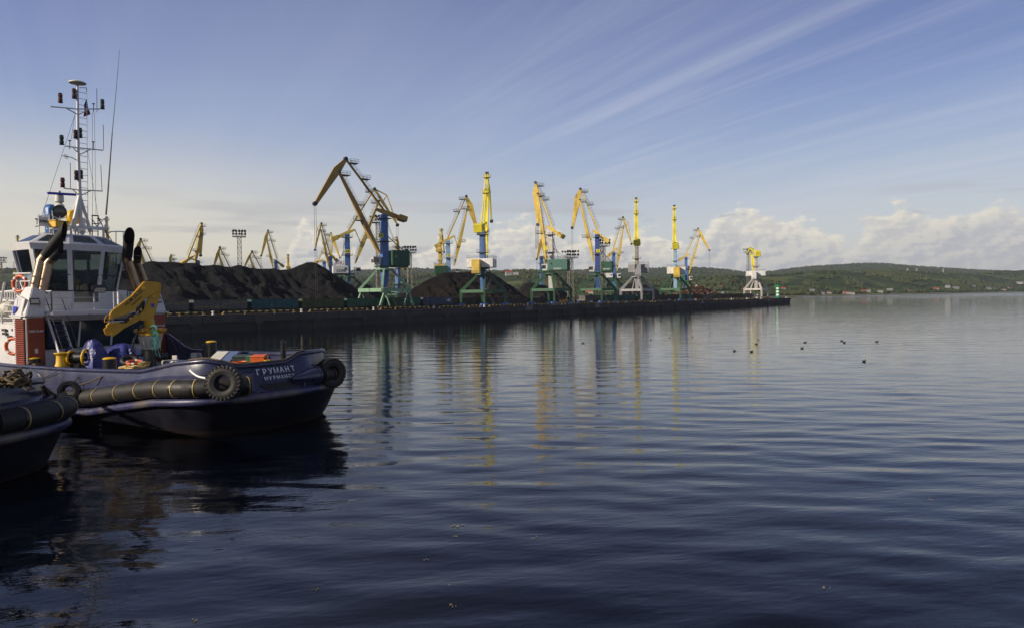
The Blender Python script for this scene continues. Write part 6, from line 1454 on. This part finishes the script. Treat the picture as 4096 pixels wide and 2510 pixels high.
# teal rope bundle on the crane base
e = empty('teal_rope', t2w(cz(*cr(850, 860), -.75)), TR, 'tangled teal rope hanging over the yellow crane base', 'rope')
mb = MB(); rs = random.Random(4)
for k in range(16):
    pts = [V((rs.uniform(-.3, .3), -.02, rs.uniform(-.2, .1)))]
    for j in range(7): pts.append(pts[-1]+V((rs.uniform(-.14, .14), rs.uniform(-.03, .03), -.12-.02*k*(j > 2)*rs.random())))
    mb.path(catmull(pts, 3), .017, 5)
mb.path([V((math.cos(g)*.38+.05, -.05, math.sin(g)*.30)) for g in np.linspace(.2, 3.0, 14)], .045, 7)
mb.build('strand', m_teel, e)
# coiled hoses with lifebuoy on top
q = tz(540, 1466, 41.6); e = empty('hose_coil', t2w(V((q.x, q.y, q.z-.2))), TR, 'loose coil of yellowish hose under the lifebuoy by the crane', 'hose')
mb = MB()
for k in range(9): mb.path([V((math.cos(g)*(.65+.05*(k % 3))+.05*math.sin(3*g+k), math.sin(g)*.5+.04*k, .1+.045*k+.05*math.sin(2*g+k))) for g in np.linspace(0, 2*PI, 25)[:-1]], .035, 6, True)
mb.tube((-1.1, -.3, .12), (-.3, -.3, .25), .1, n=10); mb.build('loop', m_strap, e, smooth=True)
lifebuoy(tz(538, 1447, 41.6), (.15, -.1, 1), .40, .085, 'bright orange lifebuoy lying flat on the hose coil')
mb = MB(); torus(mb, (0, 0, 0), (.3, -.4, 1), .42, .14); tag(mb.build('old_tyre', m_rub, smooth=True, loc=t2w(tz(520, 1440, 42.3))), 'black rubber ring behind the lifebuoy on the hose coil', 'tyre')
# bins on the stern deck, standing inboard of the towing notch
def bin_(px, py, Z, w_, dp, h, m, label, lidm=None, name='wheelie_bin', txt=None, rz=.0, round_=False):
    q = tz(px, py, Z); zb = q.z-h; e = empty(name, t2w(V((q.x, q.y, zb))), TR+rz, label, 'bin', 'coloured bins and boxes on the stern deck')
    mb = MB(); 
    if round_: mb.lathe((0, 0, 0), (0, 0, 1), [(0, w_*.40), (h, w_*.5), (h, w_*.46), (h-.06, w_*.44)], 22)
    else: mb.hexa([(-w_*.42, -dp*.4, 0), (w_*.42, -dp*.4, 0), (w_*.42, dp*.4, 0), (-w_*.42, dp*.4, 0), (-w_*.5, -dp*.5, h), (w_*.5, -dp*.5, h), (w_*.5, dp*.5, h), (-w_*.5, dp*.5, h)])
    mb.build('body', m, e, bevel=0 if round_ else .03, smooth=round_)
    if not round_:
        mb = MB(); mb.hexa([(-w_*.54, -dp*.54, h), (w_*.54, -dp*.54, h), (w_*.54, dp*.56, h), (-w_*.54, dp*.56, h), (-w_*.5, -dp*.5, h+.06), (w_*.5, -dp*.5, h+.06), (w_*.48, dp*.5, h+.13), (-w_*.48, dp*.5, h+.13)]); mb.build('lid', lidm or m, e, bevel=.02)
        mb = MB(); mb.tube((-w_*.4, dp*.6, h+.02), (w_*.4, dp*.6, h+.02), .03); mb.build('handle', lidm or m, e)
    if txt: text(txt, .13, m_letter, e, (0, -dp*.49, h*.62), (1, 0, 0), ZU, ext=.004, name='lettering')
    return e
R30 = math.radians(30)
bin_(951, 1425, 41.5, .55, .5, .95, m_bkb, 'leftmost of the two dark wheelie bins beside the green one', rz=R30)
bin_(976, 1424, 41.3, .5, .5, .95, m_bkb, 'dark wheelie bin directly against the green one', rz=R30)
bin_(1002, 1426, 40.8, .42, .5, .95, m_grb, 'green wheelie bin with white marks next to the orange one', txt='ТБО', rz=R30)
bin_(1036, 1424, 40.3, .85, .6, 1.0, m_orb, 'big orange wheelie bin right of the green one', txt='РВ', rz=R30)
def chest(px0, px1, Z, m, label):
    a = tz(px0, 1447, Z); w_ = (px1-px0)*Z/F; e = empty('storage_box', t2w(V((a.x, a.y, a.z-.6))), 0, label, 'box', 'coloured bins and boxes on the stern deck')
    mb = MB(); mb.prism([(0, -.5, 0), (0, .9, 0), (0, .9, 1.1), (0, -.5, .65)], (1, 0, 0), w_); mb.build('body', m, e, bevel=.05)
    mb = MB(); mb.prism([(0, -.58, .66), (0, -.56, .74), (0, .92, 1.22), (0, .95, 1.12)], (1, 0, 0), w_*1.02); mb.build('lid', m, e, bevel=.03)
chest(868, 868+50, 41.8, m_wbin, 'cream storage box with sloping lid left of the slate blue one')
chest(914, 914+44, 41.9, m_bbin, 'slate blue storage box with sloping lid beside the dark bins')
bin_(958, 1443, 38.2, .85, .85, .5, m_orb, 'wide round orange tub just behind the towing notch', round_=True, name='tub')
bin_(905, 1449, 38.4, .75, .7, .5, m_yelp, 'flat yellow-orange tub left of the round orange tub', round_=True, name='tub')
bin_(1068, 1437, 38.6, .35, .35, .3, m_yelp, 'small yellow bucket right of the orange wheelie bin', round_=True, name='bucket')
# grey fittings on the far stern deck
mb = MB()
for px, py, Z in ((700, 1440, 46.5), (775, 1430, 45.5), (795, 1430, 45.8)): q = tz(px, py, Z); mb.beam(q-ZU*.6, q+ZU*.35, .08, .08, .5, (1, 0, 0)); mb.beam(q+V((0, .6, -.6)), q+V((0, .05, .35)), .08, .08, .08, (1, 0, 0))
mb.build('deck_frame', m_lgry, tug)
mb = MB(); q = tz(700, 1460, 44.8); mb.box(q, (1.6, .9, .7)); mb.build('deck_hatch', m_lgry, tug, bevel=.05)
mb = MB(); mb.path([tl(px, py, y=4.3) for px, py in ((672, 1349), (690, 1358), (705, 1400), (712, 1455))], .04, 6); mb.path([tl(px, py, y=4.5) for px, py in ((730, 1350), (720, 1358), (722, 1405), (730, 1410))], .04, 6); mb.build('inner_handrail', m_blkp, tug)
# worn rope on the notch
e = empty('notch_rope', TO, TR, 'dark towing rope laid along the dip in the stern rail', 'rope'); mb = MB()
ii = [i for i in range(NO) if OC[i].x > -2.6 and -5 < OC[i].y < .9]; mb.path([off(i, -.03+.03*math.sin(i))+ZU*(zrail(OC[i])+.16) for i in ii], .05, 7); mb.build('line', m_ropef, e, smooth=True)
# ---- stern tyres
def tyre(c, nrm, label, R_=.82, wd=.62):
    """big worn tractor-size tyre; c centre, nrm axis in tug coordinates"""
    nrm = V(nrm).normalized(); e = empty('tyre_fender', t2w(c), TR, label, 'tyre', 'big tyres hung on the tug stern')
    mb = MB(); pr = [(-wd/2*.72, R_*.46), (-wd/2*.92, R_*.50), (-wd/2*.94, R_*.56), (-wd/2*1.06, R_*.66), (-wd/2*1.06, R_*.80), (-wd/2*.9, R_*.93), (-wd/2*.6, R_*.985), (0, R_), (wd/2*.6, R_*.985), (wd/2*.9, R_*.93), (wd/2*1.06, R_*.80), (wd/2*1.06, R_*.66), (wd/2*.94, R_*.56), (wd/2*.92, R_*.50), (wd/2*.72, R_*.46), (wd/2*.5, R_*.56), (0, R_*.80), (-wd/2*.5, R_*.56)]
    n = 44; a_ = V((0, 0, 1)) if abs(nrm.z) < .9 else V((1, 0, 0)); u = nrm.cross(a_).normalized(); v = nrm.cross(u); K = len(pr)
    vs = [nrm*h+(u*math.cos(2*PI*k/n)+v*math.sin(2*PI*k/n))*r for k in range(n) for h, r in pr]
    mb.add(vs, [(k*K+j, k*K+(j+1) % K, ((k+1) % n)*K+(j+1) % K, ((k+1) % n)*K+j) for k in range(n) for j in range(K)])
    mb.build('casing', m_rub, e, smooth=True); mb = MB()
    for k in range(26):
        for s in (-1, 1):
            g = 2*PI*(k+(.25 if s > 0 else -.25))/26; rad = u*math.cos(g)+v*math.sin(g); tn = -u*math.sin(g)+v*math.cos(g)
            dv = (nrm*1.0+tn*.45*s).normalized(); mb.box(rad*R_*.985+nrm*s*wd*.25, (wd*.5, .10, .09), (dv, rad.cross(dv).normalized(), rad))
            mb.box(rad*R_*.93+nrm*s*wd*.46, (.08, .09, .13), (nrm, tn, rad))
    mb.build('tread', m_rub, e)
    return e
def chain(pts, label, r=.022, m=m_chain, link=.11):
    e = empty('chain', t2w(pts[0]), TR, label, 'chain', 'tyre chains on the tug stern'); o = pts[0]; P_ = catmull(pts, 12); L = 0; mb = MB(); last = P_[0]; k = 0
    for p_ in P_[1:]:
        while (p_-last).length >= link:
            d = (p_-last).normalized(); c = last+d*link/2; a_ = ZU if abs(d.z) < .9 else V((1, 0, 0)); s_ = d.cross(a_).normalized(); s2 = d.cross(s_)
            w_ = s_ if k % 2 else s2
            mb.path([c+d*link*.62*math.cos(g)+w_*link*.34*math.sin(g)-o for g in np.linspace(0, 2*PI, 9)[:-1]], r, 5, True); last = last+d*link; k += 1
    mb.build('link', m, e)
near = 1e9
t1c = tl(897, 1528, y=-4.2); t1c = tz(897, 1530, 33.0)
tyre(t1c, (.55, -.83, .12), 'near tyre fender hanging left of the stern lettering')
t2c = tl(1322, 1490, x=.55)
tyre(t2c, (.97, -.2, .10), 'far tyre fender hanging on the outermost stern corner')
chain([tz(1137, 1454, 37.6), tz(1190, 1458, 38.1), tz(1240, 1460, 38.7), tz(1285, 1458, 39.6)], 'taut rusty chain leading to the far tyre from the stern plating')
chain([tz(1240, 1434, 40.3), tz(1262, 1448, 40.2), tz(1290, 1452, 40.3)], 'short sagging chain from the far corner down to its tyre')
e = empty('tyre_rope', TO, TR, 'white-taped rope holding the near tyre', 'rope'); mb = MB(); mb.path(catmull([tz(760, 1478, 33.9), tz(772, 1490, 33.7), tz(795, 1504, 33.4), tz(832, 1512, 33.1)], 6), .05, 8); mb.build('line', m_letter, e, smooth=True)
# near side fender lashings and the tyre between the two tugs
q = tz(277, 1560, 37.6); tyre(q, (.75, -.6, .1), 'dark tyre wedged between the two tugs where their fenders meet', .50, .46)
e = empty('fender_rope', TO, TR, 'two frayed ropes tying the fender end to the tug side', 'rope'); mb = MB()
mb.path([tl(408, 1504, y=-4.95), tl(360, 1525, y=-5.3), tl(303, 1542, y=-5.7)], .045, 7); mb.path([tl(313, 1505, y=-4.98), tl(300, 1520, y=-5.2), tl(287, 1536, y=-5.7)], .04, 7); mb.build('line', m_ropef, e)
e = empty('shore_line', TO, TR, 'thin dark line drooping from the rope-wrapped bollard along the bulwark', 'rope'); mb = MB()
mb.path(catmull([tl(120, 1472, y=-5.05), tl(150, 1490, y=-5.05), tl(170, 1508, y=-5.05), tl(205, 1495, y=-5.05), tl(242, 1473, y=-5.05)], 6), .022, 6); mb.build('line', m_blkp, e)
# draught marks on the dark hull
for k, (s_, py) in enumerate((('52', 1698), ('50', 1718))): q = tl(402, py, y=-5.7); text(s_, .2, m_lgry, tug, q, (1, 0, 0), ZU, ext=.004, name='draught_mark')
# ================================================================== second tug
TO1 = TO
T2 = V((-20.5, 24.5, -.12)); tug2 = empty('tugboat', T2, TR-.03, 'second dark purple tug, only its rounded stern with fenders in view', 'tugboat')
make_hull(tug2)
def z2(px, py, Z): w_ = W(px, py, Z)-T2; a = TR-.03; sx, sy = V((math.cos(a), math.sin(a), 0)), V((-math.sin(a), math.cos(a), 0)); return V((w_.dot(sx), w_.dot(sy), w_.z))
q = z2(62, 1522, 25.6); e = empty('rope_heap', T2, TR-.03, 'tangled brown rope heap on the stern of the second tug', 'rope')
mb = MB(); rs = random.Random(8)
for k in range(22):
    c = q+V((rs.uniform(-.7, .5), rs.uniform(-.5, .5), rs.uniform(-.15, .25))); a_, b_2 = rs.uniform(.2, .5), rs.uniform(.15, .35); t_ = rs.uniform(-.5, .5)
    mb.path([c+V((a_*math.cos(g), b_2*math.sin(g), t_*.5*math.sin(g+1)+.06*math.sin(3*g))) for g in np.linspace(0, 2*PI, 17)[:-1]], .045, 6, True)
mb.build('coil', m_ropef, e, smooth=True)
e = empty('chain', T2, TR-.03, 'heavy rusty chain from the second tug to the wedged tyre', 'chain', 'tyre chains on the tug stern'); mb = MB()
for dz_ in (0, -.25):
    A_, B_ = z2(172, 1543, 27.2), z2(262, 1570, 36.5); k = 0; L = (B_-A_).length; n_ = int(L/.2)
    for k in range(n_):
        u = k/n_; c = A_.lerp(B_, u)+ZU*(dz_*math.sin(PI*u)-.25*math.sin(PI*u)); d = (B_-A_).normalized(); w_ = ZU if k % 2 else d.cross(ZU)
        mb.path([c+d*.13*math.cos(g)+w_*.07*math.sin(g) for g in np.linspace(0, 2*PI, 9)[:-1]], .035, 5, True)
mb.build('link', m_chain, e)
# ================================================================== DUCKS
def duck_proto():
    e = empty('duck'); mb = MB()
    mb.path([(-.26, 0, .12), (-.2, 0, .09), (-.08, 0, .07), (.06, 0, .07), (.16, 0, .08), (.22, 0, .1)], [.015, .05, .095, .105, .075, .03], 12)
    mb.path([(.15, 0, .10), (.19, 0, .17), (.2, 0, .23), (.225, 0, .26), (.25, 0, .265)], [.045, .033, .036, .045, .02], 10); mb.build('body', mat('duck_brown', (.06, .04, .028), .8, var=.5, scale=14), e, smooth=True)
    mb = MB()
    for s in (-1, 1): mb.path([(-.22, s*.05, .13), (-.1, s*.085, .12), (.08, s*.085, .11)], [.01, .045, .02], 8)
    mb.build('wing', mat('duck_wing', (.04, .032, .026), .8, var=.4, scale=20), e, smooth=True)
    mb = MB(); mb.hexa([(.25, -.02, .24), (.32, -.02, .235), (.32, .02, .235), (.25, .02, .24), (.25, -.015, .265), (.32, -.015, .245), (.32, .015, .245), (.25, .015, .265)]); mb.build('bill', m_strap, e)
    return e
dproto = duck_proto()
dp = [(2678, 1347, 'duck just left of the yellow crane reflection, far out'), (2770, 1344, 'farthest small duck right of the yellow crane reflection'), (3033, 1355, 'duck above another inside the pier-end crane reflection'), (3025, 1373, 'lower duck inside the pier-end crane reflection'),
      (2938, 1400, 'leftmost of the pair of ducks below the pier end'), (3006, 1402, 'pale-backed duck, rightmost of the pair below the pier end'), (3208, 1389, 'duck closest below another in the middle of the flock'), (3220, 1366, 'duck in the middle, above the closest one there'),
      (3367, 1360, 'left one of two ducks swimming touching each other'), (3377, 1366, 'right one of two ducks swimming touching each other'), (3507, 1363, 'rightmost duck of the upper row'), (3456, 1441, 'nearest and largest duck, lowest on the right'),
      (2603, 1355, 'duck left of the yellow crane reflection, near the blue one'), (2332, 1368, 'lone leftmost duck beside the deep blue crane reflection')]
for k, (px, py, lab) in enumerate(dp):
    d_ = dproto if k == 0 else copy_tree(dproto); q = onz(px, py+3, 0); d_.location = (q.x, q.y, -.01); s = .62 if py < 1358 else .92; d_.scale = (s, s, s)
    d_.rotation_euler = (0, 0, random.uniform(-.4, .4)+(PI if k in (1, 4) else 0)); tag(d_, lab, 'duck', 'ducks swimming off the pier')
# bits of weed and feathers afloat
mb = MB(); rs = random.Random(2)
for (px, py) in ((1812, 2102), (1828, 2104), (1852, 2100), (1818, 2145), (1800, 2343), (1815, 2420), (1262, 2356), (2137, 2150), (1710, 2235), (3722, 1997), (3305, 2350), (780, 2480)):
    c = onz(px, py, 0)
    for k in range(5):
        g = rs.uniform(0, 6.28); r_ = rs.uniform(.015, .05); o = c+V((rs.uniform(-.08, .08), rs.uniform(-.08, .08), .02)); mb.box(o, (r_, r_*.4, .012), (V((math.cos(g), math.sin(g), 0)), V((-math.sin(g), math.cos(g), 0)), ZU))
tag(mb.build('floating_bits', mat('weed', (.22, .19, .12), .8, var=.6)), 'scattered weed scraps and feathers drifting on the near water', 'debris', kind='stuff')
# ================================================================== AIR
mb = MB(); mb.bx(-6500, 9500, -300, 9800, -3, 420); hz = mb.build('haze', m_drk); tag(hz, kind='stuff')
m = bpy.data.materials.new('haze_air'); m.use_nodes = True; t = NT(m.node_tree); t.n.clear()
pv = t.new('ShaderNodeVolumePrincipled'); pv.inputs['Color'].default_value = (.80, .88, 1, 1); pv.inputs['Density'].default_value = .000055; pv.inputs['Anisotropy'].default_value = .2
o = t.new('ShaderNodeOutputMaterial'); t.l.new(pv.outputs[0], o.inputs['Volume']); hz.data.materials.clear(); hz.data.materials.append(m)
